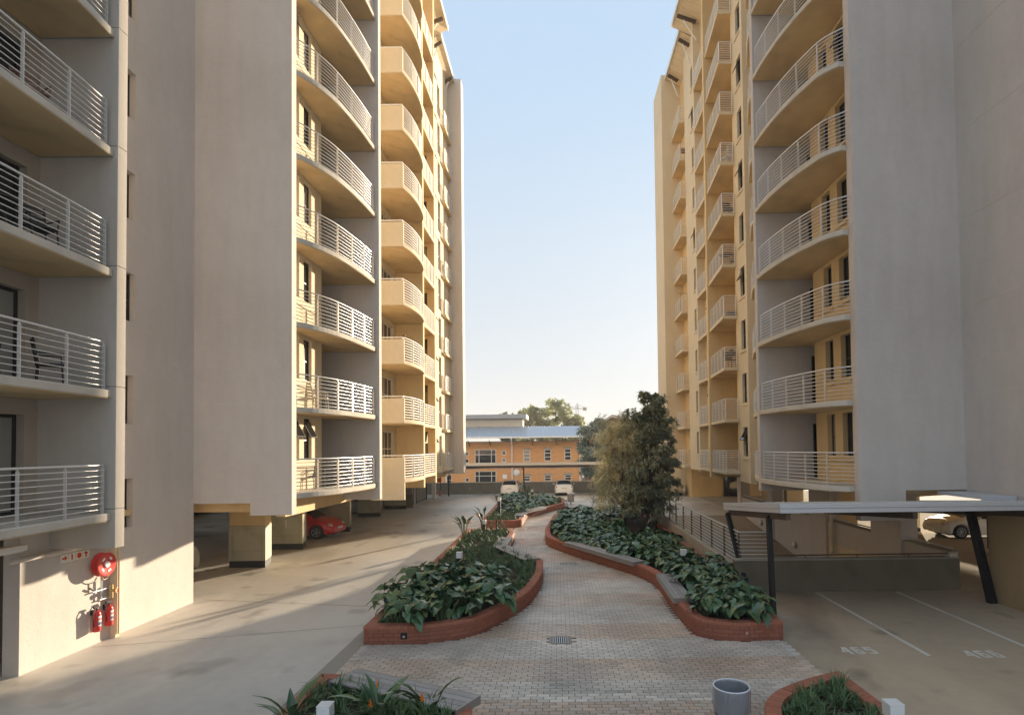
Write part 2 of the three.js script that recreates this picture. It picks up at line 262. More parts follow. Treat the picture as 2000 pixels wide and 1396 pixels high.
// ---- left tower
const LT = thing('apartment_tower', 'tall beige apartment tower on the left with sunlit balconies', 'building');
{
  const t = LT;
  part('core', box(-24, -11.62, 3.04, TOP, 2.5, 43), M.wall, t); part('deck', box(-30, -8.5, 2.96, 3.06, 17.32, 44), M.soffit, t);
  part('deck', box(-30, -11.05, 2.9, 3.05, 2.5, 17.0), M.soffit, t);
  // near bay: recessed balconies with sliding doors behind a projecting fin
  part('wall', lateral(rect(2.5, 12.2, 2.95, TOP), -11.6, .3, holesFor([[9.6, 11.9, .02, 2.12], [5.2, 8.2, .02, 2.12]], 1, 10)), M.recessShade, t);  // plaster colour darkened to stand in for shade inside the balconies
  const door = windowKind(2.3, 2.1, { rows: [], cols: [.5], fw: .07, curtain: .45, depth: .2 });
  for (let k = 1; k <= 6; k++) addWindow(t, door, [-11.3, S(k) + .02, -10.75], 1);
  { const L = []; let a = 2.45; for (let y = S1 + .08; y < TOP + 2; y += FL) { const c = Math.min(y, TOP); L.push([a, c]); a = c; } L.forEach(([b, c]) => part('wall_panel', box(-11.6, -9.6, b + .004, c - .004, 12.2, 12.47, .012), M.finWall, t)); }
  const nearEdge = [[-9.68, 12.18], [-9.6, 11.2], [-9.54, 10.2], [-9.5, 9.2], [-9.6, 8.0], [-9.85, 6.9], [-10.3, 6.0]];
  const nearC = pathOf(nearEdge, 0).getSpacedPoints(24).map(p => [p.x, -p.z]);
  const nearSlab = slabGeo([[-11.3, 12.18], ...nearC, [-10.8, 5.2], [-11.3, 5.2]]);
  const nearRail = railSet(nearEdge.map(([x, d], i) => [x - .1, i ? d : d - .08]), { curved: true, post: .98, seg: 26, r: .0105 });
  for (let k = 1; k <= 6; k++) balcony(t, nearSlab, nearRail, k, k <= 5);
  // deep wall between the fin and the blank pier, running down to the driveway
  const stair = []; for (let j = 0; j < 11; j++) stair.push([13.5, 14.6, 2.6 + FL * j, 3.85 + FL * j]);
  part('wall', lateral([[11.55, 0], [17.02, 0], [17.02, TOP], [12.45, TOP], [12.45, 2.9], [11.55, 2.9]], -11.36, .34, stair), M.wall, t);
  const stairWin = windowKind(1.1, 1.25, { rows: [.45], depth: .2 }), stairWin2 = windowKind(1.1, 1.25, { rows: [.45], depth: .16 });
  stair.forEach(([a, b, y0], j) => addWindow(t, j % 3 === 2 ? stairWin2 : stairWin, [-11.02, y0, -(a + b) / 2], 1));
  // blank pier with its lower nib
  pier(t, -11.5, -8.05, 17.0, .3, 2.95, M.wall, (b, c) => [[-11.5, 2.95], [-9.3, 2.95], [-9.3, 2.58], [-8.05, 2.58], [-8.05, c], [-11.5, c]]);
  // curved balconies
  const cw = [[17.6, 18.26, .98, 2.36], [18.58, 19.17, .98, 2.36]];
  part('wall', lateral(rect(17.3, 19.78, 2.96, TOP), -8.68, .28, holesFor(cw, 1, 10)), M.wallPale, t);
  part('added_edge_beam', box(-8.68, -8.4, 2.49, 2.955, 17.32, 43), M.wallWarm, t);  // added beam, underside placed to straighten the shade edge on the near wall
  part('wall', frontal(rect(-10.7, -8.4, 2.96, TOP), 19.78, .2), M.wallPale, t);
  part('wall', lateral(rect(19.98, 22, 2.96, TOP), -10.9, .2), M.wall, t);
  const w1 = windowKind(.66, 1.38, { rows: [.48], open: 9 }), w2 = windowKind(.59, 1.38, { rows: [.48], open: 9 }), w1c = windowKind(.66, 1.38, { rows: [.48] }), w2c = windowKind(.59, 1.38, { rows: [.48] });
  for (let k = 1; k <= 10; k++) {
    addWindow(t, k === 1 || k === 6 || k === 8 ? w1 : w1c, [-8.4, S(k) + .98, -17.93], 1); addWindow(t, k === 1 || k === 7 ? w2 : w2c, [-8.4, S(k) + .98, -18.875], 1);
  }
  const c1 = [[-8.1, 17.24], [-7.68, 17.99], [-7.41, 18.76], [-7.24, 19.76], [-7.14, 20.7], [-7.08, 21.98]], c1p = pathOf(c1, 0).getSpacedPoints(22).map(p => [p.x, -p.z]);
  const c1s = slabGeo([[-10.7, 21.98], [-10.7, 19.98], [-8.4, 19.78], [-8.4, 17.3], [-8.1, 17.3], ...c1p.slice(1)]);
  const c1r = railSet(c1.map(([x, d], i) => [x - .09, d - (i === 5 ? .1 : -.03)]), { curved: true, post: 1.02, seg: 22, r: .011 });
  for (let k = 1; k <= 10; k++) balcony(t, c1s, c1r, k, k <= 7);
  const sd = windowKind(1.3, 2.1, { rows: [], cols: [.5], depth: .05 });
  pier(t, -10.9, -6.98, 22.0, .28, 2.58, M.wall);
  for (let k = 1; k <= 8; k++) addWindow(t, sd, [-9.95, S(k) + .01, -21.93], 0);
  // bay with solid parapets and bowed fronts
  part('wall', lateral(rect(22.28, 29, 2.96, TOP), -8.58, .25, holesFor([[26.7, 28.5, .05, 2.2]], 1, 10)), M.wallPale, t);
  const bayDoor = windowKind(1.8, 2.15, { rows: [.6], cols: [.33, .66], m: M.frameWhite, glass: M.glass, fw: .06, curtain: .5 });
  const bowFront = [[-6.86, 25.1], [-6.68, 25.9], [-6.6, 26.8], [-6.62, 27.7], [-6.75, 28.5], [-6.95, 28.98]], bowP = pathOf(bowFront, 0).getSpacedPoints(18).map(p => [p.x, -p.z]);
  const bowSlab = slabGeo([[-8.33, 28.98], [-8.33, 25.1], ...bowP]);
  const bowRail = railSet(bowFront.map(([x, d]) => [x - .07, Math.min(28.9, d + .02)]), { curved: true, post: .9, seg: 16, r: .021, bars: 8, h: 1.03, pw: .1 });
  const par = box(-8.33, -6.86, -.17, .94, 25.08, 25.22, .012), parLow = box(-8.33, -6.86, -.95, .94, 25.08, 25.22, .012);
  for (let k = 1; k <= 10; k++) {
    addWindow(t, bayDoor, [-8.33, S(k) + .05, -27.6], 1);
    const b = balcony(t, bowSlab, bowRail, k, false, M.wallPale, M.whiteRail); part('parapet', k === 1 ? parLow : par, M.wallPale, b); part('handrail', bar([-8.3, 1.03, -25.15], [-6.9, 1.03, -25.15], .03), M.whiteRail, b);
  }
  pier(t, -8.6, -6.93, 29.0, .28, 2.55, M.wallWarm);
  // narrow loggias, then the far wall with small windows
  part('wall', lateral(rect(29.28, 32, 2.96, TOP), -8.35, .25), M.wallPale, t);
  const logSlab = slabGeo([[-8.1, 32], [-8.1, 29.28], [-6.96, 29.28], [-6.96, 32]]), logRail = railSet([[-7.02, 29.35], [-7.02, 31.95]], { post: .85, r: .021, pw: .1 });
  part('wall', frontal(rect(-8.1, -6.98, 2.96, TOP), 32, .3, holesFor([[-7.75, -7.4, .95, 2.3]], 1, 10)), M.wallWarm, t);
  const slim = windowKind(.35, 1.35, { rows: [.5], depth: .12 }), slimO = windowKind(.35, 1.35, { rows: [.5], open: 9, depth: .12 });
  for (let k = 1; k <= 10; k++) { balcony(t, logSlab, logRail, k, false, M.wallPale, M.whiteRail); addWindow(t, k === 1 ? slimO : slim, [-7.575, S(k) + .95, -32], 0); }
  part('pier_foot', box(-8.1, -6.98, 2.62, 2.96, 32, 32.3), M.wallWarm, t);
  part('wall', lateral(rect(32.3, 41, 2.96, TOP), -8.15, .25, holesFor([[35.6, 36.5, .95, 2.3], [37.4, 38.2, .1, 2.2]], 1, 10)), M.wallPale, t);
  const farWin = windowKind(.9, 1.35, { rows: [.5], open: 9 }), farDoor = windowKind(.8, 2.1, { rows: [.5], m: M.frameWhite });
  const farSlab = slabGeo([[-7.9, 38.6], [-7.2, 38.6], [-7.2, 41], [-7.9, 41]].map(([x, d]) => [x - .42 + (x > -7.5 ? 0 : -.1), d])), farRail = railSet([[-7.95, 38.66], [-7.68, 38.66], [-7.68, 40.95]], { post: .8, r: .021, pw: .1 });
  for (let k = 1; k <= 10; k++) { addWindow(t, farWin, [-7.9, S(k) + .95, -36.05], 1); addWindow(t, farDoor, [-7.9, S(k) + .1, -37.8], 1); balcony(t, farSlab, farRail, k, false, M.wallPale, M.whiteRail); }
  part('wing_wall', box(-12, -6.9, 2.72, 31.9, 41, 42.0, .015), M.wall, t);
  // roof edges
  part('roof_deck', box(-24, -8.2, TOP, TOP + .2, 2.5, 43), M.conc, t);
  eave(t, -8.4, -6.9, 31.2, 31.95, 24, 36.2, 1); eave(t, -8.4, -7.4, 31.05, 31.7, 36.2, 44, 1);
  for (const d of [25.5, 30, 34.8]) bracket(t, -8.1, -6.95, 31.75, d); for (const d of [36.6, 40.2]) bracket(t, -8.15, -7.42, 31.55, d);
  // columns of the open car park
  for (const [x0, x1, d, kx] of [[-12.85, -11.45, 22.0, 1], [-13.3, -11.8, 25.95, 1], [-13.1, -11.65, 31.4, 1], [-13.6, -12.1, 38.2, 1], [-13.3, -11.65, 43.0, 1]]) {
    const c = part('column', prism([[x0, d], [x1, d], [x1 - .28, d + 1.0], [x0, d + 1.0]], 1.62, 2.96, .008), M.wallWarm, t);
    part('painted_dado', prism([[x0 - .015, d - .015], [x1 + .015, d - .015], [x1 - .27, d + 1.015], [x0 - .015, d + 1.015]], .26, 1.615, .008), std([.56, .53, .40], { roughness: .75, map: soffitC }), c);
    part('plinth', prism([[x0, d], [x1, d], [x1 - .28, d + 1], [x0, d + 1]], 0, .255), M.black, c);
    part('dado_moulding', merge([box(x0 + .1, x1 - .1, .62, .635, d - .025, d - .014), box(x0 + .12, x0 + .13, .27, 1.5, d - .025, d - .014), box(x1 - .13, x1 - .12, .27, 1.5, d - .025, d - .014), box(x0 + .1, x1 - .1, 1.5, 1.515, d - .025, d - .014)]), M.conc, c);
  }
  part('column_number', merge([box(-12.56, -12.52, 1.0, 1.34, 25.925, 25.934), box(-12.6, -12.56, 1.26, 1.3, 25.925, 25.934)]), std([.75, .73, .66]), t);
  for (const [x0, x1, d] of [[-20, -18.9, 22], [-20.2, -19, 28], [-20, -18.9, 35], [-20, -19, 41]]) part('column', box(x0, x1, 0, 2.96, d, d + .5, .015), M.conc, t);
  part('low_wall', merge([box(-26.2, -26, 0, 1.05, 17, 44), box(-26, -11.4, 0, 1.05, 43.9, 44.1)]), M.concDark, t);
  part('kerb_rail', bar([-25.9, 1.12, -17], [-25.9, 1.12, -44], .04), M.sheet, t);
  part('drop_beam', merge([box(-24, -9.4, 2.62, 2.95, 17.7, 18.05), box(-20, -12, 2.65, 2.955, 30, 30.4)]), M.soffit, t);
  const pipe = part('drain_pipe', tube([[-11.5, 2.72, -18.3], [-9.9, 2.72, -18.3], [-9.74, 2.74, -18.3], [-9.68, 2.8, -18.3], [-9.68, 2.96, -18.3]], .07, 24, 8), M.wallWarm, t);
  part('pipe_collar', merge([bar([-10.2, 2.72, -18.3], [-10.12, 2.72, -18.3], .085, 8), bar([-9.68, 2.84, -18.3], [-9.68, 2.9, -18.3], .085, 8)]), M.wallWarm, pipe);
  part('far_wall', merge([box(-13.6, -12, 0, 2.96, 46.2, 46.4), box(-12.1, -11.9, 0, 2.96, 46.4, 51)]), M.conc, t);
  part('deck', box(-26, -8.6, 2.96, 3.06, 44, 52), M.soffit, t);
  part('column', box(-11.6, -11.25, 0, 2.96, 51.4, 51.75, .02), M.white, t);
  const gate = part('gate', merge([box(-11.95, -11.85, 0, 2.5, 47, 47.08), box(-11.95, -11.85, 0, 2.5, 50.6, 50.7), box(-11.95, -11.85, 2.42, 2.5, 47.08, 50.6), box(-11.95, -11.85, .08, .16, 47.08, 50.6)]), M.darkSteel, t);
  for (let i = 0; i < 16; i++) part('gate_bar', bar([-11.9, .1, -(47.2 + i * .22)], [-11.9, 2.45, -(47.2 + i * .22)], .018), M.darkSteel, gate);
}
// ---- right tower
const RT = thing('apartment_tower', 'tall beige apartment tower on the right with shaded balconies', 'building');
{
  const t = RT;
  part('core', box(12.75, 24, 3.04, TOP, 2.5, 43), M.wall, t); part('deck', box(12.66, 26, 2.98, 3.08, 10, 60), M.soffit, t); part('deck', box(10.0, 12.66, 2.98, 3.08, 17.32, 56), M.soffit, t); part('deck', box(7.95, 10.0, 2.98, 3.08, 41.0, 43.5), M.soffit, t);
  const stair = []; for (let j = 0; j < 11; j++) stair.push([13.1, 14.35, 3.0 + FL * j, 4.25 + FL * j]);
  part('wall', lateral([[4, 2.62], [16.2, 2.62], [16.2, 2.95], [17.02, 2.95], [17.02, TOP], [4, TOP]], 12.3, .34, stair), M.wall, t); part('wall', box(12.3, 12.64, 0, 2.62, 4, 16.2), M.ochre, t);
  part('joint', merge(Array.from({ length: 11 }, (_, i) => box(12.294, 12.31, S(i + 1) + .075, S(i + 1) + .085, 4, 17))), M.joint, t);
  const stairWin = windowKind(1.25, 1.25, { rows: [.45], depth: .16 }); stair.forEach(([a, b, y0]) => addWindow(t, stairWin, [12.3, y0, -(a + b) / 2], -1));
  pier(t, 9.08, 12.64, 17.0, .3, 2.2, M.wall, (b, c) => [[9.08, 2.2], [10.46, 2.2], [10.46, 3.1], [12.64, 3.1], [12.64, c], [9.08, c]]);
  const cw = [[18.55, 19.2, .9, 2.36], [19.72, 20.3, .9, 2.36]];
  part('wall', lateral(rect(17.3, 20.95, 2.98, TOP), 9.72, .28, holesFor(cw, 1, 10)), M.wallWarm, t);  // cream paint, its yellow deepened to carry sun bounced off the left tower
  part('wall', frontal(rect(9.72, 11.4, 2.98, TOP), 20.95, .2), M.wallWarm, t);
  part('wall', lateral(rect(21.15, 22, 2.98, TOP), 11.0, .2), M.wall, t);
  const w1 = windowKind(.65, 1.46, { rows: [.45], depth: .2 }), w2 = windowKind(.58, 1.46, { rows: [.45], depth: .2 }), w1o = windowKind(.65, 1.46, { rows: [.45], open: 9, depth: .2 });
  const sill = box(9.62, 9.74, 0, .05, 0, .8, .008);
  for (let k = 1; k <= 10; k++) {
    const a = addWindow(t, k === 6 || k === 8 ? w1o : w1, [9.72, S(k) + .9, -18.875], -1), b = addWindow(t, w2, [9.72, S(k) + .9, -20.01], -1);
    part('sill', sill, M.wallWarm, t, [0, S(k) + .72, -18.45]); part('sill', sill, M.wallWarm, t, [0, S(k) + .72, -19.6]);
  }
  const c1 = [[9.06, 17.1], [8.51, 17.72], [8.32, 18.3], [8.12, 19.1], [7.97, 20.0], [7.87, 21.1], [7.86, 21.98]], c1p = pathOf(c1, 0).getSpacedPoints(22).map(p => [p.x, -p.z]);
  const c1s = slabGeo([[11, 21.98], [11, 21.15], [9.72, 20.95], [9.72, 17.3], [9.06, 17.3], ...c1p.slice(1)]);
  const c1r = railSet(c1.map(([x, d], i) => [x + .1, d - (i === 6 ? .12 : -.04)]), { curved: true, post: 1.02, seg: 22, r: .011 });
  for (let k = 1; k <= 10; k++) balcony(t, c1s, c1r, k, k <= 7);
  pier(t, 7.9, 11.2, 22.0, .28, 2.75, M.wall);
  const sd = windowKind(.75, 2.1, { rows: [], depth: .05 }); for (let k = 1; k <= 8; k++) addWindow(t, sd, [10.35, S(k) + .01, -21.93], 0);
  // narrow balconies behind the second pier
  part('wall', lateral(rect(22.28, 26, 2.98, TOP), 9.2, .25), M.wallPale, t);
  const nASlab = slabGeo([[9.2, 22.28], [8.05, 22.28], [8.2, 23.4], [8.72, 25.05], [9.2, 25.05]]), nARail = railSet([[8.12, 22.34], [8.27, 23.4], [8.76, 24.98]], { post: .9, r: .021, pw: .1 });
  for (let k = 1; k <= 10; k++) balcony(t, nASlab, nARail, k, false, M.wallPale, M.whiteRail);
  pier(t, 8.86, 9.6, 26.0, .28, 2.75, M.wallPale);
  part('wall', lateral(rect(26.28, 28.65, 2.7, TOP), 9.24, .25, holesFor([[27.4, 28.05, .75, 2.2]], 1, 10)), M.wallPale, t);
  const wb = windowKind(.65, 1.45, { rows: [.5], depth: .15 }), wbo = windowKind(.65, 1.45, { rows: [.5], open: 9, depth: .15 });
  for (let k = 1; k <= 10; k++) { addWindow(t, [1, 4, 6, 8].includes(k) ? wbo : wb, [9.24, S(k) + .75, -27.725], -1); part('sill', box(9.18, 9.25, S(k) + .6, S(k) + .72, 27.25, 28.2, .008), M.wallPale, t); }
  // open corner balconies
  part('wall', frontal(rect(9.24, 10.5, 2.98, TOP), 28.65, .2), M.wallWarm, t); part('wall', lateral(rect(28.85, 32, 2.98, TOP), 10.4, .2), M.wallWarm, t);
  const mSlab = slabGeo([[10.4, 31.98], [10.4, 28.85], [9.25, 28.62], [8.5, 28.62], [8.72, 31.98]]), mRail = railSet([[9.2, 28.69], [8.57, 28.69], [8.78, 31.9]], { post: .8, r: .016, pw: .08 });
  for (let k = 1; k <= 10; k++) balcony(t, mSlab, mRail, k, k <= 8, M.wallPale, M.whiteRail);
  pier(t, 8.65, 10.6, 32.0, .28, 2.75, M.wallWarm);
  part('wall', lateral(rect(32.28, 35, 2.98, TOP), 9.3, .25, holesFor([[33.6, 34.3, .85, 2.3]], 1, 10)), M.wallPale, t);
  const nBSlab = slabGeo([[9.3, 34.98], [9.3, 32.28], [8.72, 32.28], [8.76, 34.98]]), nBRail = railSet([[8.78, 32.36], [8.82, 34.9]], { post: .8, r: .021, pw: .1 });
  const wn = windowKind(.7, 1.45, { rows: [.5], depth: .15 }), wno = windowKind(.7, 1.45, { rows: [.5], open: 9, depth: .15 });
  for (let k = 1; k <= 10; k++) { balcony(t, nBSlab, nBRail, k, false, M.wallPale, M.whiteRail); addWindow(t, k === 2 || k === 4 ? wno : wn, [9.3, S(k) + .85, -33.95], -1); }
  pier(t, 8.82, 9.6, 35.0, .28, 2.95, M.wallPale);
  part('wall', lateral(rect(35.28, 38.4, 2.98, TOP), 9.0, .25, holesFor([[35.9, 36.5, .8, 2.2]], 1, 10)), M.wallPale, t);
  const wf = windowKind(.6, 1.4, { rows: [.5], depth: .15 }), wfo = windowKind(.6, 1.4, { rows: [.5], open: 9, depth: .15 });
  for (let k = 1; k <= 10; k++) { addWindow(t, k === 6 || k === 9 ? wfo : wf, [9.0, S(k) + .8, -36.2], -1); part('sill', box(8.95, 9.01, S(k) + .66, S(k) + .78, 35.8, 36.6, .008), M.wallPale, t); }
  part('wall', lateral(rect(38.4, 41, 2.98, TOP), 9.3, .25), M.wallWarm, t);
  const fSlab = slabGeo([[9.3, 38.4], [8.58, 38.4], [8.62, 41], [9.3, 41]]), fRail = railSet([[9.26, 38.47], [8.65, 38.47], [8.69, 40.94]], { post: .75, r: .016, pw: .08 });
  for (let k = 1; k <= 10; k++) balcony(t, fSlab, fRail, k, false, M.wallPale, M.whiteRail);
  part('wing_wall', box(7.93, 12, 2.98, 32.0, 41, 44.2, .015), M.wallPale, t);
  part('roof_deck', box(9.2, 24, TOP, TOP + .2, 2.5, 43), M.conc, t);
  eave(t, 9.4, 7.75, 31.2, 31.95, 24, 36.2, -1); eave(t, 9.4, 8.25, 31.05, 31.7, 36.2, 44, -1);
  for (const d of [25.5, 30, 34.8]) bracket(t, 9.0, 7.82, 31.75, d); for (const d of [36.6, 40.2]) bracket(t, 9.0, 8.3, 31.55, d);
  // ramp wall and car park openings below
  part('ramp_wall', box(12, 12.25, -2.8, 1.12, 17.4, 37.6), M.wall, t); part('wall_coping', box(11.96, 12.29, 1.12, 1.17, 17.4, 37.6, .01), M.conc, t);
  part('pale_band', box(11.985, 12.0, -2.8, .2, 20, 27), M.wallPale, t);  // paler band along the lower ramp wall
  part('kerb_rail', merge([bar([12.1, 1.27, -17.4], [12.1, 1.27, -25.2], .025), bar([12.1, 1.27, -27], [12.1, 1.27, -37.4], .025)]), M.sheet, t);
  for (const [d0, d1] of [[19.7, 21.6], [25.2, 26.9], [31.5, 32.2], [36.9, 37.6]]) part('column', box(11.9, 12.5, -2.8, 2.98, d0, d1, .015), M.wall, t);
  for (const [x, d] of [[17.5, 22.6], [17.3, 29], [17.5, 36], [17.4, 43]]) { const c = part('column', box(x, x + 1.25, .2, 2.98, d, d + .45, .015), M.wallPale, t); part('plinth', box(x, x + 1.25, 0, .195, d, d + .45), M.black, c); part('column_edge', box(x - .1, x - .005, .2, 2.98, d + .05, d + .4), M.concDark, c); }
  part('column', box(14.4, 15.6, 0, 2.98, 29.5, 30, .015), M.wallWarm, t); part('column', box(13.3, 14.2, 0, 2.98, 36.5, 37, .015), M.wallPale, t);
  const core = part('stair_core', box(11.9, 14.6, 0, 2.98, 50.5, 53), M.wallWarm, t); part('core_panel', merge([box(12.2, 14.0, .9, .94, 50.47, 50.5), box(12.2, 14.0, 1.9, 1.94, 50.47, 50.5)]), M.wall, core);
  const dk = windowKind(1.5, 2.3, { rows: [], cols: [.3], fw: .09, depth: 0 }); addWindow(t, dk, [15.5, 0, -50.4], 0);
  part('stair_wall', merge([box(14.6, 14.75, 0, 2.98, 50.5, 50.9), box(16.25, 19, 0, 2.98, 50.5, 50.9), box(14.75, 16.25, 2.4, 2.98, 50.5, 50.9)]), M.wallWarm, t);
  part('beam', merge([box(12, 24, 2.6, 2.975, 24.6, 25), box(12, 24, 2.6, 2.975, 33, 33.4), box(23.2, 23.6, 2.5, 2.975, 17.3, 50)]), M.soffit, t);
  const pp = part('drain_pipe', tube([[12.6, 2.5, -20.5], [13.2, 2.52, -21.5], [14.4, 2.6, -21.5], [15.2, 2.62, -21.5]], .08, 24, 8), M.wallWarm, t);
  const dp = part('downpipe', tube([[11.82, 2.9, -24.5], [11.82, 1.5, -24.5], [11.82, .25, -24.5], [11.8, .05, -24.4], [11.72, -.12, -24.25]], .075, 30, 8), M.wallPale, t); part('pipe_collar', merge([bar([11.82, 1.0, -24.5], [11.82, 1.08, -24.5], .09, 8), bar([11.82, .3, -24.5], [11.82, .38, -24.5], .09, 8)]), M.wallPale, dp);
}
// ------------------------------------------------------------------ raised brick planters
const smooth = (pts, closed, n) => { const c = new THREE.CatmullRomCurve3(pts.map(([x, d]) => new THREE.Vector3(x, 0, d)), closed, 'centripetal'); return c.getSpacedPoints(n).map(p => [p.x, p.z]); };
// rounds the corners of a polygon [x, d, radius]
function rounded(poly) {
  const out = [], n = poly.length;
  poly.forEach(([x, d, r = .02], i) => {
    const a = poly[(i + n - 1) % n], b = poly[(i + 1) % n], va = [a[0] - x, a[1] - d], vb = [b[0] - x, b[1] - d], la = Math.hypot(...va), lb = Math.hypot(...vb);
    const cut = Math.min(r, la * .48, lb * .48), p0 = [x + va[0] / la * cut, d + va[1] / la * cut], p1 = [x + vb[0] / lb * cut, d + vb[1] / lb * cut], k = r > .1 ? 7 : 1;
    for (let j = 0; j <= k; j++) { const t = j / k, u = 1 - t; out.push([u * u * p0[0] + 2 * u * t * x + t * t * p1[0], u * u * p0[1] + 2 * u * t * d + t * t * p1[1]]); }
  });
  return out;
}
const area = p => p.reduce((s, [x, y], i) => { const [a, b] = p[(i + 1) % p.length]; return s + x * b - a * y; }, 0) / 2;
function walkPath(P, step) {   // [x, d, nx, nd] at even steps along a closed outline, n pointing inwards
  const out = [], n = P.length, L = [0]; for (let i = 0; i < n; i++) { const a = P[i], b = P[(i + 1) % n]; L.push(L[i] + Math.hypot(b[0] - a[0], b[1] - a[1])); }
  const N = Math.round(L[n] / step), s = area(P) > 0 ? 1 : -1; let i = 0;
  const V = P.map((p, k) => { const a = P[(k + n - 1) % n], b = P[(k + 1) % n]; let e1 = [p[0] - a[0], p[1] - a[1]], e2 = [b[0] - p[0], b[1] - p[1]], l1 = Math.hypot(...e1) || 1, l2 = Math.hypot(...e2) || 1; let nx = -(e1[1] / l1 + e2[1] / l2) * s, nd = (e1[0] / l1 + e2[0] / l2) * s, l = Math.hypot(nx, nd) || 1; nx /= l; nd /= l; const m = 1 / Math.max(.6, (-(e1[1] / l1) * nx + (e1[0] / l1) * nd) * s); return [nx * m, nd * m]; });
  for (let k = 0; k < N; k++) { const q = L[n] * k / N; while (L[i + 1] < q) i++; const f = (q - L[i]) / Math.max(1e-6, L[i + 1] - L[i]), a = P[i], b = P[(i + 1) % n], va = V[i], vb = V[(i + 1) % n]; out.push([a[0] + (b[0] - a[0]) * f, a[1] + (b[1] - a[1]) * f, va[0] + (vb[0] - va[0]) * f, va[1] + (vb[1] - va[1]) * f]); }
  return out;
}
function hexa(b, t, col) {  // 4 bottom + 4 top corners [x, y, z] -> closed solid
  const q = [[0, 1, 2, 3].map(i => t[i]), [3, 2, 1, 0].map(i => b[i]), ...[0, 1, 2, 3].map(i => [b[i], b[(i + 1) % 4], t[(i + 1) % 4], t[i]])], P = [];
  for (const [A, B, C, D] of q) P.push(...A, ...B, ...C, ...A, ...C, ...D);
  const g = new THREE.BufferGeometry(); g.setAttribute('position', new THREE.BufferAttribute(new Float32Array(P), 3)); g.computeVertexNormals();
  g.setAttribute('uv', new THREE.BufferAttribute(new Float32Array(72), 2)); if (col) paint(g, col); return uvBox(g);
}
const brickM = std([1, 1, 1], { vertexColors: true, roughness: .78, map: withRepeat(speckC, 2.5), bumpMap: plasterB, bumpScale: .002 });
const mortarM = std([.17, .085, .055], { roughness: .95 }), soilM = std([.060, .036, .024], { map: withRepeat(soilC, .9), roughness: 1, bumpMap: grainB, bumpScale: .02 });
const bc = k => { const a = rnd(.92, 1.08), b = rnd(-.012, .015); return [(.36 + b) * a * k, (.13 + b * .5) * a * k, (.078 + b * .3) * a * k]; };
function planter(label, poly, { top = .44, soil = .33, skip } = {}) {
  const t = thing('brick_planter', label, 'planter', [0, 0, 0], 0, undefined), P = rounded(poly), W = .235;
  const cop = walkPath(P, .079), crs = walkPath(P, .1175), inn = walkPath(P, .12).map(([x, d, a, b]) => [x + a * (W - .006), d + b * (W - .006)]), out = walkPath(P, .12).map(([x, d, a, b]) => [x + a * .02, d + b * .02]);
  const G = []; const N = cop.length;
  for (let i = 0; i < N; i++) {
    const f = .045, a = cop[i], b = cop[(i + 1) % N], L = (p, q, u) => p.map((v, k) => v + (q[k] - v) * u), A = L(a, b, f), B = L(a, b, 1 - f), dy = rnd(-.003, .003), c = bc(1.18);
    const pt = (p, o, y) => [p[0] + p[2] * o, y, -(p[1] + p[3] * o)];
    // two rows: rounded shoulder, then flat top
    const o0 = -.012, o1 = .028, y0 = top - .075, y1 = top - .026, y2 = top + dy;
    const P4 = [A, B], quads = [];
    const prof = [[o0, y0], [o0, y1], [o0 + .012, y1 + .017], [o1, y2], [W, y2], [W, y0]];
    const V = []; for (let k = 0; k < prof.length; k++) { const n = (k + 1) % prof.length; const p1 = pt(A, ...prof[k]), p2 = pt(B, ...prof[k]), p3 = pt(B, ...prof[n]), p4 = pt(A, ...prof[n]); V.push(...p1, ...p2, ...p3, ...p1, ...p3, ...p4); }
    for (let k = 1; k < prof.length - 1; k++) { V.push(...pt(A, ...prof[0]), ...pt(A, ...prof[k]), ...pt(A, ...prof[k + 1])); V.push(...pt(B, ...prof[0]), ...pt(B, ...prof[k + 1]), ...pt(B, ...prof[k])); }
    const g = new THREE.BufferGeometry(); g.setAttribute('position', new THREE.BufferAttribute(new Float32Array(V), 3)); g.computeVertexNormals(); g.setAttribute('uv', new THREE.BufferAttribute(new Float32Array(V.length / 3 * 2), 2)); G.push(paint(uvBox(g), c));
  }
  const cp = part('coping', merge(G), brickM, t); cp.userData.kind = 'stuff';
  const C = [], K = crs.length, rows = 4, rh = (top - .078) / rows;
  for (let r = 0; r < rows; r++) { let col = bc(.9), o = 0; for (let i = 0; i < K; i++) {
    const first = (i + r) % 2 === 0, a = crs[i], b = crs[(i + 1) % K], L = (p, q, f) => p.map((v, k) => v + (q[k] - v) * f);
    if (first) { col = bc(r === 0 ? .8 : .92); o = rnd(-.002, .002); }
    const A = L(a, b, first ? .04 : 0), B = L(a, b, first ? 1 : .96), y0 = .004 + r * rh, y1 = y0 + rh - .006, pt = (p, w, y) => [p[0] + p[2] * w, y, -(p[1] + p[3] * w)];
    C.push(hexa([pt(A, o, y0), pt(B, o, y0), pt(B, .1, y0), pt(A, .1, y0)], [pt(A, o, y1), pt(B, o, y1), pt(B, .1, y1), pt(A, .1, y1)], col));
  } }
  const bw = part('brick_wall', merge(C), brickM, t); bw.userData.kind = 'stuff';
  const sh = shapeOf(out); sh.holes.push(shapeOf(inn.slice().reverse())); const mg = new THREE.ExtrudeGeometry(sh, { depth: top - .03, bevelEnabled: false }); mg.rotateX(-Math.PI / 2); part('mortar', uvBox(mg), mortarM, t);
  const sg = new THREE.ShapeGeometry(shapeOf(inn)); sg.rotateX(-Math.PI / 2); sg.translate(0, soil, 0); const so = uvBox(sg.toNonIndexed()); part('soil', so, soilM, t);
  t.userData.outline = undefined; delete t.userData.outline; return { t, P, inn, inset: w => walkPath(P, .3).map(([x, d, a, b]) => [x + a * w, d + b * w]) };
}
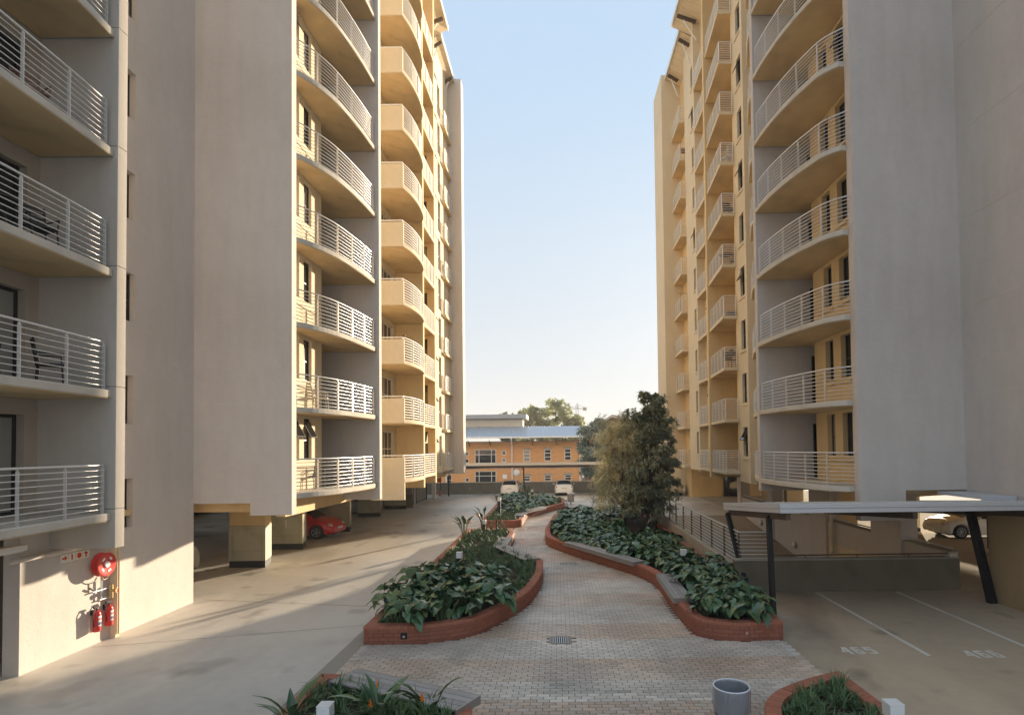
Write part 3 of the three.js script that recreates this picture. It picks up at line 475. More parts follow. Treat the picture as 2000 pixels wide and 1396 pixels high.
const stepLight = (parent, x, y, d) => { const s = part('step_light', box(x - .075, x + .075, y - .075, y + .075, d - .012, d + .03, .008), M.darkSteel, parent); part('lens', box(x - .02, x + .03, y - .035, y + .01, d - .016, d - .012), std([.5, .42, .33]), s); };
const PLp = [[-4.55, 13.1], [-3.2, 13.1, .9], [-2.05, 13.55, .9], [-.95, 15.8, 1.1], [-.55, 18.4, 1.2], [-.62, 20.95, .35], [-1.2, 21.3, .1], [-2.22, 23.6, .1], [-2.18, 27.6, .3], [-2.5, 28.85, .5], [-4.7, 28.85]];
const PRp = [[5.15, 13.1], [3.95, 13.02, .7], [3.2, 13.35, .7], [3.08, 14.9, .7], [3.12, 18.2, .6], [2.75, 19.6, .5], [.3, 24.0, .6], [-.6, 26.0, .9], [-.72, 28.4, 1], [-.3, 35, 1], [.6, 38.6, .8], [5.35, 38.8], [5.38, 17.2], [5.15, 17.0]];
const PL2p = [[-4.45, 32], [-2.45, 32, .3], [-2.12, 32.4, .3], [-2.08, 36.4, .4], [.42, 42.0, .2], [.42, 46, .3], [-1.4, 48, .3], [-4.75, 48]];
const BLp = [[-4.4, 5.6], [-4.4, 10.42, .03], [-3.75, 10.32, .2], [-1.4, 9.1, .3], [-1.3, 5.6]], BRp = [[2.95, 5.8], [2.98, 8.3, .5], [3.3, 9.25, .6], [4.1, 9.85, .5], [5.02, 10.27], [5.12, 5.8]];
const PL = planter('long red brick planter beside the driveway with the L-shaped bench', PLp), PR = planter('long red brick planter on the right holding the trees', PRp), PL2 = planter('far red brick planter in front of the two white cars', PL2p), BL = planter('red brick planter at the bottom left corner with the wide bench', BLp), BR = planter('red brick planter behind the plastic-lined bin at bottom right', BRp);
stepLight(PL.t, -3.62, .21, 13.1); stepLight(PR.t, 4.28, .21, 13.06);
// ------------------------------------------------------------------ block paving, laid brick by brick
{
  const base = [[-4.42, 5], [5.12, 5], [5.12, 13.2], [3.3, 13.5], [3.3, 18.6], [.6, 24.4], [-.4, 26.5], [-.4, 35], [.7, 39], [.7, 49], [-2.6, 49], [-2.6, 13.5], [-4.55, 13.2]];
  const bed = new THREE.ShapeGeometry(shapeOf(base.map(([x, d]) => [d < 13.3 ? x - Math.sign(x) * .13 : x, d]))); bed.rotateX(-Math.PI / 2); bed.translate(0, .004, 0);
  const pav = structure('paving', uvBox(bed.toNonIndexed()), std([.20, .15, .115], { roughness: 1, map: withRepeat(soilC, 1.3) }));
  const ins = [PL, PR, PL2, BL, BR].map(p => p.P), list = [], P1 = .2286, P2 = .1128;
  for (let r = 0; ; r++) {
    const d = 8.2 + r * P2; if (d > 47.5) break;
    for (let c = -24; c < 24; c++) {
      const x = c * P1 + (r % 2 ? P1 / 2 : 0) + .02; if (!inside(base, x, d) || ins.some(p => inside(p, x, d))) continue;
      if (Math.hypot(x, d - 13.28) < .34 && Math.abs(x) < .26 && Math.abs(d - 13.28) < .27 || Math.abs(x - .37) < .25 && Math.abs(d - 22) < .26) continue;
      list.push([x, d]);
    }
  }
  const geos = [0, 1, 2].map(i => { const g = new THREE.BoxGeometry(.2206, .044, .1052, 1, 1, 1), p = g.attributes.position; for (let k = 0; k < p.count; k++) if (p.getY(k) > 0) { p.setX(k, p.getX(k) * .972); p.setZ(k, p.getZ(k) * .955); p.setY(k, p.getY(k) + (i - 1) * .0012 * Math.sign(p.getX(k))); } g.computeVertexNormals(); return uvBox(g); });
  const bands = d => { const e = [10.1, 11.0, 12.1, 13.35, 14.5, 16.0, 17.4, 18.9, 20.4, 22.3, 24.2, 26.2, 28.2, 30.5, 32.8, 35, 38, 41, 44]; let k = 0; while (k < e.length && d > e[k] + .06 * Math.sin(d * 50)) k++; return k % 2 === 0; };
  const colour = (x, d) => {
    const red = bands(d + x * .012), j = rnd(.9, 1.1), m = fbm(nA, x / 23 + .5, d / 23, 16, 4), worn = Math.max(0, fbm(nB, x / 19 + .5, d / 19, 12, 3) - .48), s = .98 + (m - .5) * .95 - (rnd() < .04 ? .14 : 0);
    const a = red ? [.59, .455, .35] : [.62, .565, .495], w = Math.min(1, worn * 3.2) * (red ? .55 : .3), g = [.66, .62, .57];
    return a.map((v, k) => (v * (1 - w) + g[k] * w) * s * j);
  };
  const pm = std([1, 1, 1], { vertexColors: false, roughness: 1, map: withRepeat(speckC, 3), roughnessMap: concR, bumpMap: grainB, bumpScale: .004 });
  const seen = list.filter(([x, d]) => d > 9.46 && d < 10.4 && x > -1.25 && x < 3.2).sort((a, b) => a[1] - b[1]).slice(0, 300), key = new Set(seen.map(p => p.join()));
  const tones = Array.from({ length: 14 }, (_, i) => { const c = colour(i * .71 - 4, i < 10 ? 9.2 + i * .07 : 10.5), m = pm.clone(); m.color.setRGB(...c); return m; });
  seen.forEach(([x, d]) => { const red = bands(d + x * .012), b = part('brick', geos[Math.floor(rnd(3))], tones[red ? Math.floor(rnd(10)) : 10 + Math.floor(rnd(4))], pav, [x, .004 - .008 + rnd(-.002, .002), -d]); b.rotation.y = rnd(-.012, .012); });
  const rest = list.filter(p => !key.has(p.join())), im = new THREE.InstancedMesh(geos[1], pm, rest.length), o = new THREE.Object3D(), col = new THREE.Color();
  rest.forEach(([x, d], i) => { const sunk = fbm(nC, x / 16 + .5, d / 16, 16, 2) > .72 ? -.008 : 0; o.position.set(x, -.004 + sunk + rnd(-.002, .002), -d); o.rotation.set(rnd(-.008, .008), rnd(-.012, .012), rnd(-.006, .006)); o.updateMatrix(); im.setMatrixAt(i, o.matrix); im.setColorAt(i, col.setRGB(...colour(x, d))); });
  im.name = 'brick_field'; im.userData.kind = 'stuff'; pav.add(im);
  // drain gratings
  for (const [x, d, lab] of [[0, 13.28, 'square steel drain grating in the paving nearest the camera'], [.37, 22, 'small drain grating in the paving between the benches']]) {
    const t = thing('drain_grating', lab, 'drain', [x, .02, -d]);
    part('frame', merge([box(-.26, .26, -.01, .004, -.25, -.205), box(-.26, .26, -.01, .004, .205, .25), box(-.26, -.205, -.01, .004, -.205, .205), box(.205, .26, -.01, .004, -.205, .205)]), M.conc, t);
    part('pit', box(-.205, .205, -.014, -.011, -.205, .205), M.black, t);
    for (let i = 0; i < 8; i++) part('grating_bar', box(-.185 + i * .05, -.165 + i * .05, -.01, .005, -.2, .2), M.sheet, t);
  }
}
// ------------------------------------------------------------------ slatted benches on the planter walls
const slatM = [[.40, .375, .36], [.44, .415, .40], [.36, .335, .32]].map(c => std(c, { map: withRepeat(timberC, 1.1), roughness: .55 }));
function slats(t, A, B, C, D, n, y) {   // A-B front edge, D-C back edge (each [x, d]); slats run from A to B
  const lp = (p, q, f) => [p[0] + (q[0] - p[0]) * f, p[1] + (q[1] - p[1]) * f];
  for (let i = 0; i < n; i++) {
    const f0 = i / n + .012, f1 = (i + 1) / n - .012, a = lp(A, D, f0), b = lp(B, C, f0), c = lp(B, C, f1), d = lp(A, D, f1), P = (p, h) => [p[0], h, -p[1]];
    part('slat', hexa([P(a, y - .03), P(b, y - .03), P(c, y - .03), P(d, y - .03)], [P(a, y), P(b, y), P(c, y), P(d, y)]), slatM[i % 3], t);
  }
  const ed = (p, q, h0, h1, w) => { const l = Math.hypot(q[0] - p[0], q[1] - p[1]), nx = -(q[1] - p[1]) / l * w, nd = (q[0] - p[0]) / l * w, P = (a, k, h) => [a[0] + nx * k, h, -(a[1] + nd * k)]; return hexa([P(p, -.5, h0), P(q, -.5, h0), P(q, .5, h0), P(p, .5, h0)], [P(p, -.5, h1), P(q, -.5, h1), P(q, .5, h1), P(p, .5, h1)]); };
  part('fascia', merge([ed(A, B, y - .15, y + .003, .03), ed(B, C, y - .13, y + .002, .03), ed(D, A, y - .13, y + .002, .03)]), std([.33, .31, .30], { roughness: .4, metalness: .4 }), t);
  part('support', merge([.1, .5, .9].map(f => { const a = lp(lp(A, B, f), lp(D, C, f), .08), b = lp(lp(A, B, f), lp(D, C, f), .95); return ed(a, b, y - .1, y - .031, .06); })), M.darkSteel, t);
}
{
  let t = thing('slatted_bench', 'L-shaped slatted bench on the left planter opposite the long bench', 'bench');
  slats(t, [-2.22, 23.62], [-.74, 20.66], [-1.28, 20.36], [-2.72, 23.26], 5, .5); slats(t, [-2.13, 25.6], [-2.2, 23.68], [-2.74, 23.33], [-2.72, 25.5], 5, .5);
  t = thing('slatted_bench', 'angled slatted bench on the far left planter before the round bin', 'bench');
  slats(t, [-2.05, 36.1], [-.85, 38.75], [-1.5, 39.0], [-2.62, 36.55], 5, .5); slats(t, [-2.1, 33.75], [-2.05, 36.06], [-2.62, 36.5], [-2.68, 33.8], 5, .5);
  t = thing('slatted_bench', 'long straight slatted bench along the right planter before the trees', 'bench');
  slats(t, [.2, 24.0], [2.56, 19.62], [2.98, 19.86], [.64, 24.3], 5, .52);
  t = thing('slatted_bench', 'short slatted bench on the right planter nearest the carport posts', 'bench');
  slats(t, [3.04, 17.75], [3.0, 14.9], [3.5, 14.9], [3.54, 17.78], 5, .52);
  t = thing('slatted_bench', 'wide grey slatted bench at the bottom left behind the orange flowers', 'bench');
  slats(t, [-3.72, 10.42], [-1.32, 9.24], [-1.62, 8.72], [-4.02, 9.86], 4, .51);
}
// ------------------------------------------------------------------ planting
const leafM = [[.085, .16, .07], [.14, .205, .085], [.058, .12, .06]].map(c => std(c, { roughness: .24, side: THREE.DoubleSide, map: withRepeat(speckC, 1) }));
const grassM = std([1, 1, 1], { vertexColors: true, roughness: .55, side: THREE.DoubleSide }), stemM = std([.07, .11, .04], { roughness: .6 });
const orangeM = std([.85, .22, .015], { roughness: .5 }), paleM = std([.62, .48, .36], { roughness: .7 });
// broad arrow-shaped leaf lying along +z from its stalk, drooping, folded along the midrib
function broadLeaf(len, wid, droop, fold, wave) {
  const R = 7, V = [], I = [], U = [];
  for (let i = 0; i <= R; i++) {
    const t = i / R, w = wid * (t < .25 ? .62 + t * 1.5 : Math.pow(Math.max(0, 1 - (t - .25) / .75), .72)) * .5 * (i === R ? .02 : 1), y = -droop * t * t * len + .06 * len * Math.sin(t * 3), z = len * (t - .12 * (t < .2 ? 1 - t / .2 : 0));
    for (const s of [-1, -.5, 0, .5, 1]) { V.push(s * w, y + Math.abs(s) * w * fold + wave * len * Math.sin(t * 9 + s * 2) * Math.abs(s), z - (i === 0 ? Math.abs(s) * len * .16 : 0)); U.push(s * .5 + .5, t); }
  }
  for (let i = 0; i < R; i++) for (let j = 0; j < 4; j++) { const a = i * 5 + j; I.push(a, a + 5, a + 1, a + 1, a + 5, a + 6); }
  const g = new THREE.BufferGeometry(); g.setAttribute('position', new THREE.BufferAttribute(new Float32Array(V), 3)); g.setAttribute('uv', new THREE.BufferAttribute(new Float32Array(U), 2)); g.setIndex(I); g.computeVertexNormals(); return g;
}
const LEAF = [broadLeaf(.32, .25, .3, .26, .04), broadLeaf(.36, .27, .42, .2, .045), broadLeaf(.28, .22, .2, .36, .035), broadLeaf(.32, .24, .6, .14, .05)];
function leafPose(r, H, spread) {
  const a = r() * 6.283, rr = Math.sqrt(r()) * spread, h = H * (.45 + .55 * r()) * (1 - .35 * rr / spread), o = new THREE.Object3D(); o.rotation.order = 'YXZ';
  o.position.set(Math.sin(a) * rr, h, Math.cos(a) * rr); o.rotation.set(-.1 + r() * .75, a + (r() - .5) * 1.6, (r() - .5) * .6); o.scale.setScalar(.75 + r() * .5); o.updateMatrix(); return o;
}
function stems(poses) { return merge(poses.map(o => tube([[o.position.x * .15, 0, o.position.z * .15], [o.position.x * .5, o.position.y * .75, o.position.z * .5], [o.position.x, o.position.y, o.position.z]], .007, 4, 4))); }
function leafyPlant(seed, n, H, spread, label, group, single) {
  const r = mulberry(seed), t = thing('leafy_plant', label, 'plant', [0, 0, 0], 0, group), poses = Array.from({ length: n }, () => leafPose(r, H, spread));
  part('stem', stems(poses), stemM, t);
  if (single) poses.forEach((o, i) => { const m = part('leaf', LEAF[i % 4], leafM[Math.floor(r() * 3)], t); m.position.copy(o.position); m.rotation.copy(o.rotation); m.scale.copy(o.scale); });
  else [0, 1, 2].forEach(k => part('foliage', merge(poses.filter((_, i) => i % 3 === k).map((o, i) => LEAF[(i + k) % 4].clone().applyMatrix4(o.matrix))), leafM[k], t));
  return t;
}
function scatter(poly, n, seed, min, pred = () => true) { const r = mulberry(seed), out = []; const xs = poly.map(p => p[0]), ds = poly.map(p => p[1]), x0 = Math.min(...xs), x1 = Math.max(...xs), d0 = Math.min(...ds), d1 = Math.max(...ds); for (let k = 0; k < 9000 && out.length < n; k++) { const x = x0 + r() * (x1 - x0), d = d0 + r() * (d1 - d0); if (!inside(poly, x, d) || !pred(x, d) || out.some(p => Math.hypot(p[0] - x, p[1] - d) < min)) continue; out.push([x, d]); } return out; }
function bed(protos, spots, label, group, y, s0 = .85, s1 = 1.2) {
  spots.forEach(([x, d], i) => { if (i < protos.length) { protos[i].position.set(x, y, -d); protos[i].rotation.y = rnd(6.28); return; } copyOf(protos[i % protos.length], label, group, [x, y, -d], rnd(6.28), rnd(s0, s1)); });
}
const SOIL = .33;
{ // near left bed: big glossy leaves
  const L = 'glossy broad-leaved plant massed at the near end of the left planter', g = 'broad-leaved plants in the near left bed';
  const pr = [1, 2, 3].map(s => leafyPlant(s, 19, .74, .44, L, g, true)); bed(pr, scatter(PL.inn, 26, 5, .42, (x, d) => d < 17.6 && x < -1.55 + (d - 13) * -.06 && x > -4.3), L, g, SOIL, .9, 1.25);
}
{ const L = 'glossy broad-leaved plant massed behind the short bench near the carport', g = 'broad-leaved plants in the near right bed';
  const pr = [11, 12, 13].map(s => leafyPlant(s, 19, .72, .42, L, g, true)); bed(pr, scatter(PR.inset(.34), 26, 6, .38, (x, d) => d < 18.4 && (x > 3.85 || d < 14.5)), L, g, SOIL, .9, 1.25);
}
{ const L = 'dark broad-leaved plant in the dense bed beneath the trees', g = 'broad-leaved plants in the long right bed';
  const pr = [21, 22, 23, 24].map(s => leafyPlant(s, 36, .5, .5, L, g, false)); bed(pr, scatter(PR.inset(.72), 105, 7, .42, (x, d) => d > 18.4 && d < 36 && !(x > 3.0 && d > 25.5 && d < 33 && x < 4.9) && x > 3.2 - (d - 19) * .46), L, g, SOIL, .8, 1.2);
}
{ const L = 'mid green leafy plant in the far left planter by the white cars', g = 'leafy plants in the far left bed';
  const pr = [31, 32, 33].map(s => leafyPlant(s, 30, .58, .55, L, g, false)); bed(pr, scatter(PL2.inset(.7), 34, 8, .55, (x, d) => d > 35.5), L, g, SOIL, .8, 1.25);
}
// strappy grass-like clumps
function blades(n, len, r, spread, w = .016) {
  const L = []; for (let i = 0; i < n; i++) {
    const a = r() * 6.283, lean = .25 + r() * .9, l = len * (.6 + .5 * r()), V = [], I = [], k = 4, bx = (r() - .5) * spread, bz = (r() - .5) * spread, c = .7 + r() * .7;
    for (let j = 0; j <= k; j++) { const t = j / k, o = Math.sin(lean * t) * l * t, y = Math.cos(lean * t * .9) * l * t - .25 * l * t * t * lean, ww = w * (1 - t * .92); V.push(bx + Math.sin(a) * o + Math.cos(a) * ww, y, bz + Math.cos(a) * o - Math.sin(a) * ww, bx + Math.sin(a) * o - Math.cos(a) * ww, y, bz + Math.cos(a) * o + Math.sin(a) * ww); if (j < k) { const b = 2 * j; I.push(b, b + 1, b + 2, b + 1, b + 3, b + 2); } }
    const g = new THREE.BufferGeometry(); g.setAttribute('position', new THREE.BufferAttribute(new Float32Array(V), 3)); g.setIndex(I); g.computeVertexNormals(); g.setAttribute('uv', new THREE.BufferAttribute(new Float32Array(V.length / 3 * 2), 2)); L.push(paint(g, [.085 * c, .15 * c, .055 * c]));
  } return merge(L);
}
function grassBed(name, label, poly, n, seed, len, pred, min = .17) {
  const r = mulberry(seed), kinds = [0, 1, 2].map(() => blades(26, len, r, .1)), spots = scatter(poly, n, seed + 1, min, pred), L = [];
  spots.forEach(([x, d], i) => { const g = kinds[i % 3].clone(); g.applyMatrix4(new THREE.Matrix4().makeRotationY(r() * 6.28).scale(new THREE.Vector3().setScalar(.7 + r() * .6))); g.translate(x, SOIL - .01, -d); L.push(g); });
  const o = lone(name, label, 'grass', merge(L), grassM); o.userData.kind = 'stuff';
}
grassBed('grass_clumps', 'strappy green grass clumps along the left planter beside the L-shaped bench', PL.inn, 330, 41, .34, (x, d) => (d > 17.2 || x > -2.2) && d > 14.4, .17);
grassBed('grass_clumps', 'loose grass at the near end of the far left planter', PL2.inn, 150, 43, .36, (x, d) => d < 38 || x > -2 + (d - 38) * .1, .2);
grassBed('grass_clumps', 'tufted dark grass filling the bottom right planter', BR.inn, 75, 45, .3, (x, d) => d > 7, .14);
grassBed('grass_clumps', 'tufted grass in the bottom left planter below the wide bench', BL.inn, 90, 47, .36, (x, d) => d > 7.2, .15);
grassBed('grass_clumps', 'low ground cover along the railing behind the trees', PR.inn, 200, 49, .26, (x, d) => x > 4.4 && d > 18 && d < 30 || d > 35, .2);
grassBed('grass_clumps', 'thin grass at the corner of the near left planter', PL.inn, 24, 51, .26, (x, d) => x < -3.6 && d < 14, .16);
// bird-of-paradise plants
function paddle(len, wid) { const g = broadLeaf(len, wid, .12, .35, .01), p = g.attributes.position; for (let i = 0; i < p.count; i++) { const t = Math.max(0, p.getZ(i) / len); p.setX(i, p.getX(i) * (t < .3 ? .35 + t * 2 : 1)); } g.computeVertexNormals(); return g; }
const PAD = [paddle(.42, .15), paddle(.5, .17)];
function strelitzia(label, pos, n, H, flowers, seed) {
  const r = mulberry(seed), t = thing('bird_of_paradise', label, 'plant', pos); const st = [];
  for (let i = 0; i < n; i++) { const a = r() * 6.283, ln = .12 + r() * .4, h = H * (.6 + r() * .45), x = Math.sin(a) * ln * h, z = Math.cos(a) * ln * h; st.push(tube([[x * .05, 0, z * .05], [x * .4, h * .55, z * .4], [x, h, z]], .009, 6, 5)); const m = part('leaf', PAD[i % 2], leafM[i % 3], t, [x, h - .02, z]); m.rotation.order = 'YXZ'; m.rotation.set(-1.15 + ln * 1.2, a, (r() - .5) * .5); }
  for (let i = 0; i < flowers; i++) { const a = r() * 6.283, h = H * (.75 + r() * .25), x = Math.sin(a) * .2, z = Math.cos(a) * .2; st.push(tube([[0, 0, 0], [x * .6, h * .6, z * .6], [x, h, z]], .008, 6, 5)); const f = []; for (let k = 0; k < 4; k++) { const c = new THREE.ConeGeometry(.022, .17, 4); c.translate(0, .085, 0); c.rotateX(.25 + k * .22); c.rotateY(a); c.translate(x, h, z); f.push(c); } part('flower', merge(f), orangeM, t); const bk = new THREE.ConeGeometry(.022, .2, 5); bk.rotateX(1.4); bk.rotateY(a); bk.translate(x + Math.sin(a) * .09, h + .005, z + Math.cos(a) * .09); part('flower_beak', bk, stemM, t); }
  part('stem', merge(st), stemM, t); return t;
}
strelitzia('bird of paradise with orange flowers at the driveway edge of the left planter', [-4.25, SOIL, -25.2], 9, .95, 3, 61);
strelitzia('tall bird of paradise with dark paddle leaves at the end of the left planter', [-3.55, SOIL, -26.6], 8, 1.25, 1, 62);
strelitzia('bird of paradise in the bottom left planter showing orange flowers beside the white lamp', [-2.75, SOIL, -8.5], 8, .55, 2, 63);
strelitzia('bird of paradise with upright dark leaves at the right end of the wide bench', [-1.95, SOIL, -8.35], 6, .7, 1, 64);
strelitzia('bird of paradise whose leaf tips poke up at the lower left frame edge', [-3.95, SOIL, -8.3], 7, .45, 0, 65);
strelitzia('bird of paradise with orange blooms at the back of the far left planter', [-2.6, SOIL, -45], 10, 1.05, 3, 66);
strelitzia('dark-leaved bird of paradise at the driveway corner of the far left planter', [-4.2, SOIL, -39.2], 10, .85, 0, 67);
{ const t = thing('slender_shrub', 'slender upright shrub at the path end of the left planter', 'shrub', [-3.1, SOIL, -27.6]); part('stem', merge([tube([[0, 0, 0], [.05, .5, 0], [-.03, 1.05, .02]], .035, 8, 6), tube([[.04, .4, 0], [.25, .7, .05], [.3, .95, .08]], .018, 6, 5)]), std([.10, .10, .05], { map: barkC }), t); const r = mulberry(70), L = []; for (let i = 0; i < 60; i++) { const o = leafPose(r, 1.5, .38); o.scale.multiplyScalar(.42); o.updateMatrix(); L.push(LEAF[i % 4].clone().applyMatrix4(o.matrix)); } part('foliage', merge(L), leafM[1], t); }
{ const L = 'pale-flowered shrub beside the lamp in the far left planter', t = thing('flowering_shrub', L, 'shrub', [-1.9, SOIL, -44]), r = mulberry(72), G = [], F = []; for (let i = 0; i < 70; i++) { const o = leafPose(r, .75, .45); o.scale.multiplyScalar(.5); o.updateMatrix(); G.push(LEAF[i % 4].clone().applyMatrix4(o.matrix)); if (i % 4 === 0) { const f = new THREE.IcosahedronGeometry(.05, 0); f.translate(o.position.x * 1.1, o.position.y + .06, o.position.z * 1.1); F.push(f); } } part('foliage', merge(G), leafM[1], t); part('blossom', merge(F), paleM, t); }

// ------------------------------------------------------------------ trees
const tuftGeo = (n, len, w, spread, r) => { const L = []; for (let i = 0; i < n; i++) { const a = r() * 6.283, e = (r() - .35) * spread, g = new THREE.BufferGeometry(), l = len * (.6 + r() * .6); const dx = Math.cos(a) * Math.cos(e), dy = Math.sin(e), dz = Math.sin(a) * Math.cos(e), sx = -Math.sin(a) * w, sz = Math.cos(a) * w, ox = (r() - .5) * len * .5, oy = (r() - .5) * len * .5, oz = (r() - .5) * len * .5; const V = [ox + sx * .4, oy, oz + sz * .4, ox - sx * .4, oy, oz - sz * .4, ox + dx * l * .55 + sx, oy + dy * l * .55, oz + dz * l * .55 + sz, ox + dx * l * .55 - sx, oy + dy * l * .55 + w * .3, oz + dz * l * .55 - sz, ox + dx * l, oy + dy * l - .15 * l, oz + dz * l]; g.setAttribute('position', new THREE.BufferAttribute(new Float32Array(V), 3)); g.setIndex([0, 1, 2, 1, 3, 2, 2, 3, 4]); g.computeVertexNormals(); g.setAttribute('uv', new THREE.BufferAttribute(new Float32Array(10), 2)); L.push(g); } return merge(L); };
function tree(name, label, pos, { seed, trunk, limbs, clumps, per, rad, tuft, color, bark = [.075, .055, .04], vary = .35, trans = .35 }) {
  const r = mulberry(seed), t = thing(name, label, 'tree', pos), W = [], o = new THREE.Object3D(), col = new THREE.Color();
  const tr = (pts, r0, r1) => { const n = pts.length - 1, c = new THREE.CatmullRomCurve3(pts.map(p => new THREE.Vector3(...p))), g = new THREE.TubeGeometry(c, n * 4, 1, 7, false), p = g.attributes.position; const rings = n * 4 + 1; for (let i = 0; i < p.count; i++) { const k = Math.floor(i / 8) / (rings - 1), q = c.getPointAt(Math.min(1, k)), R = r0 + (r1 - r0) * k; p.setXYZ(i, q.x + (p.getX(i) - q.x) * R, q.y + (p.getY(i) - q.y) * R, q.z + (p.getZ(i) - q.z) * R); } g.computeVertexNormals(); return g; };
  trunk.forEach(([pts, a, b]) => W.push(tr(pts, a, b)));
  part('trunk', merge(W), std(bark, { map: withRepeat(barkC, 2, 6), roughness: .95 }), t);
  if (limbs) { const LB = []; clumps.forEach((c, i) => { if (i % limbs) return; const y0 = Math.max(.8, c[1] - .6 - Math.hypot(c[0], c[2]) * .7), tp = trunk[i % trunk.length][0], k = tp[Math.min(tp.length - 1, Math.max(1, Math.round(y0 / tp[tp.length - 1][1] * (tp.length - 1))))]; LB.push(tr([[k[0], Math.min(y0, k[1] + .4), k[2]], [(k[0] + c[0]) / 2, (y0 + c[1]) / 2 + .1, (k[2] + c[2]) / 2], [c[0], c[1], c[2]]], .035, .008)); }); if (LB.length) part('limb', merge(LB), std(bark, { map: withRepeat(barkC, 1, 4), roughness: .95 }), t); }
  const N = clumps.length * per, lm = new THREE.MeshPhysicalMaterial({ color: 0xffffff, roughness: .75, side: THREE.DoubleSide, transmission: trans, thickness: 0 }), im = new THREE.InstancedMesh(tuft, lm, N); let n = 0;
  for (const c of clumps) { const tone = 1 + (r() - .5) * 2 * vary, R = rad * (c[3] || 1); for (let i = 0; i < per; i++) { const u = r() * 6.283, v = Math.acos(2 * r() - 1), q = R * Math.pow(r(), .45); o.position.set(c[0] + q * Math.sin(v) * Math.cos(u), c[1] + q * Math.cos(v) * .85, c[2] + q * Math.sin(v) * Math.sin(u)); o.rotation.set((r() - .5) * 1.4, r() * 6.28, (r() - .5) * 1.4); o.scale.setScalar(.6 + r() * .8); o.updateMatrix(); im.setMatrixAt(n, o.matrix); const k = tone * (.75 + r() * .5); im.setColorAt(n, col.setRGB(color[0] * k, color[1] * k, color[2] * k)); n++; } }
  im.name = 'crown'; im.userData.kind = 'stuff'; t.add(im); return t;
}
const cloud = (r, n, f) => Array.from({ length: n }, () => f(r())); 
const rT = mulberry(91), fine = tuftGeo(9, .17, .011, 1.6, rT), leafy = tuftGeo(7, .2, .035, 1.7, rT), big = tuftGeo(7, .5, .1, 1.8, rT);
const lobed = (n, L, y0, y1, rx, r, s = .42) => { const C = Array.from({ length: L }, (_, i) => { const t = (i + r() * .8) / L, y = y0 + (y1 - y0) * t, w = rx * (t < .25 ? .55 + 1.8 * t : 1.0 - .72 * (t - .25) / .75), a = i * 2.4 + r(); return [Math.cos(a) * w * (.55 + .45 * r()), y, Math.sin(a) * w * (.55 + .45 * r())]; }); return Array.from({ length: n }, () => { const c = C[Math.floor(r() * L)], g = () => (r() + r() + r() - 1.5) * s; return [c[0] + g(), c[1] + g() * 1.1, c[2] + g(), .6 + r() * .7]; }); };
const crown = (n, y0, y1, rx, top, r, off = 0) => Array.from({ length: n }, () => { const t = r(), y = y0 + (y1 - y0) * t, w = rx * Math.sin(Math.PI * Math.min(1, .12 + t * top)) ** .7, a = r() * 6.283, q = Math.sqrt(r()) * w; return [Math.cos(a) * q + off * t, y, Math.sin(a) * q, .7 + r() * .6]; });
tree('feathery_tree', 'bushy grey-green tree with feathery foliage left in the right planter', [3.5, SOIL, -31.2], { seed: 101, trunk: [[[[0, 0, 0], [.06, .7, 0], [0, 1.6, .1], [.1, 3.4, 0], [0, 5.6, 0]], .13, .02], [[[.1, 0, .1], [.3, 1, .1], [.7, 2.4, .2], [.9, 4.2, .2]], .08, .015]], limbs: 3, clumps: [...lobed(170, 26, 1.15, 5.7, 1.75, mulberry(1), .75), ...crown(40, 1.2, 5.6, 1.2, .85, mulberry(9))], per: 34, rad: .42, tuft: fine, color: [.70, .66, .46], trans: .6 });  // leaf colour lifted far above leaf tone to imitate backlit haze
tree('dark_tree', 'taller dark feathery tree nearest the ramp railing', [4.72, SOIL, -28.6], { seed: 102, trunk: [[[[0, 0, 0], [.05, .9, 0], [-.05, 2, .1], [.1, 3.8, 0], [0, 6.5, 0]], .12, .02], [[[-.25, 0, .1], [-.3, 1, .1], [-.5, 2.6, .2], [-.3, 4.4, .2]], .08, .015], [[[.2, 0, -.2], [.32, 1.2, -.2], [.55, 3, -.1], [.6, 4.6, 0]], .07, .015]], limbs: 3, clumps: [...lobed(135, 20, .95, 5.9, 1.25, mulberry(2), .55), ...lobed(22, 7, 5.2, 6.75, .8, mulberry(3), .4).map(c => [c[0], c[1], c[2], c[3] * .7])], per: 21, rad: .36, tuft: leafy, color: [.29, .30, .18], trans: .45, vary: .3 });
tree('dark_tree', 'low dark tree trailing foliage in front of the beige car', [5.0, SOIL, -31.8], { seed: 103, trunk: [[[[0, 0, 0], [.1, .9, 0], [.2, 2.2, .1], [.25, 3.8, 0]], .09, .02]], limbs: 3, clumps: lobed(60, 12, .7, 4.2, 1.0, mulberry(4), .5), per: 30, rad: .34, tuft: leafy, color: [.15, .155, .09], vary: .3 });
tree('fig_tree', 'blue-green rounded tree behind the carport end', [4.3, 0, -60], { seed: 104, trunk: [[[[0, 0, 0], [.1, 1.4, 0], [0, 3, .1], [.1, 6, 0]], .22, .05]], limbs: 4, clumps: crown(75, 1.6, 7.2, 2.7, .88, mulberry(5)), per: 34, rad: .62, tuft: tuftGeo(7, .32, .07, 1.7, rT), color: [.20, .24, .19], vary: .3 });
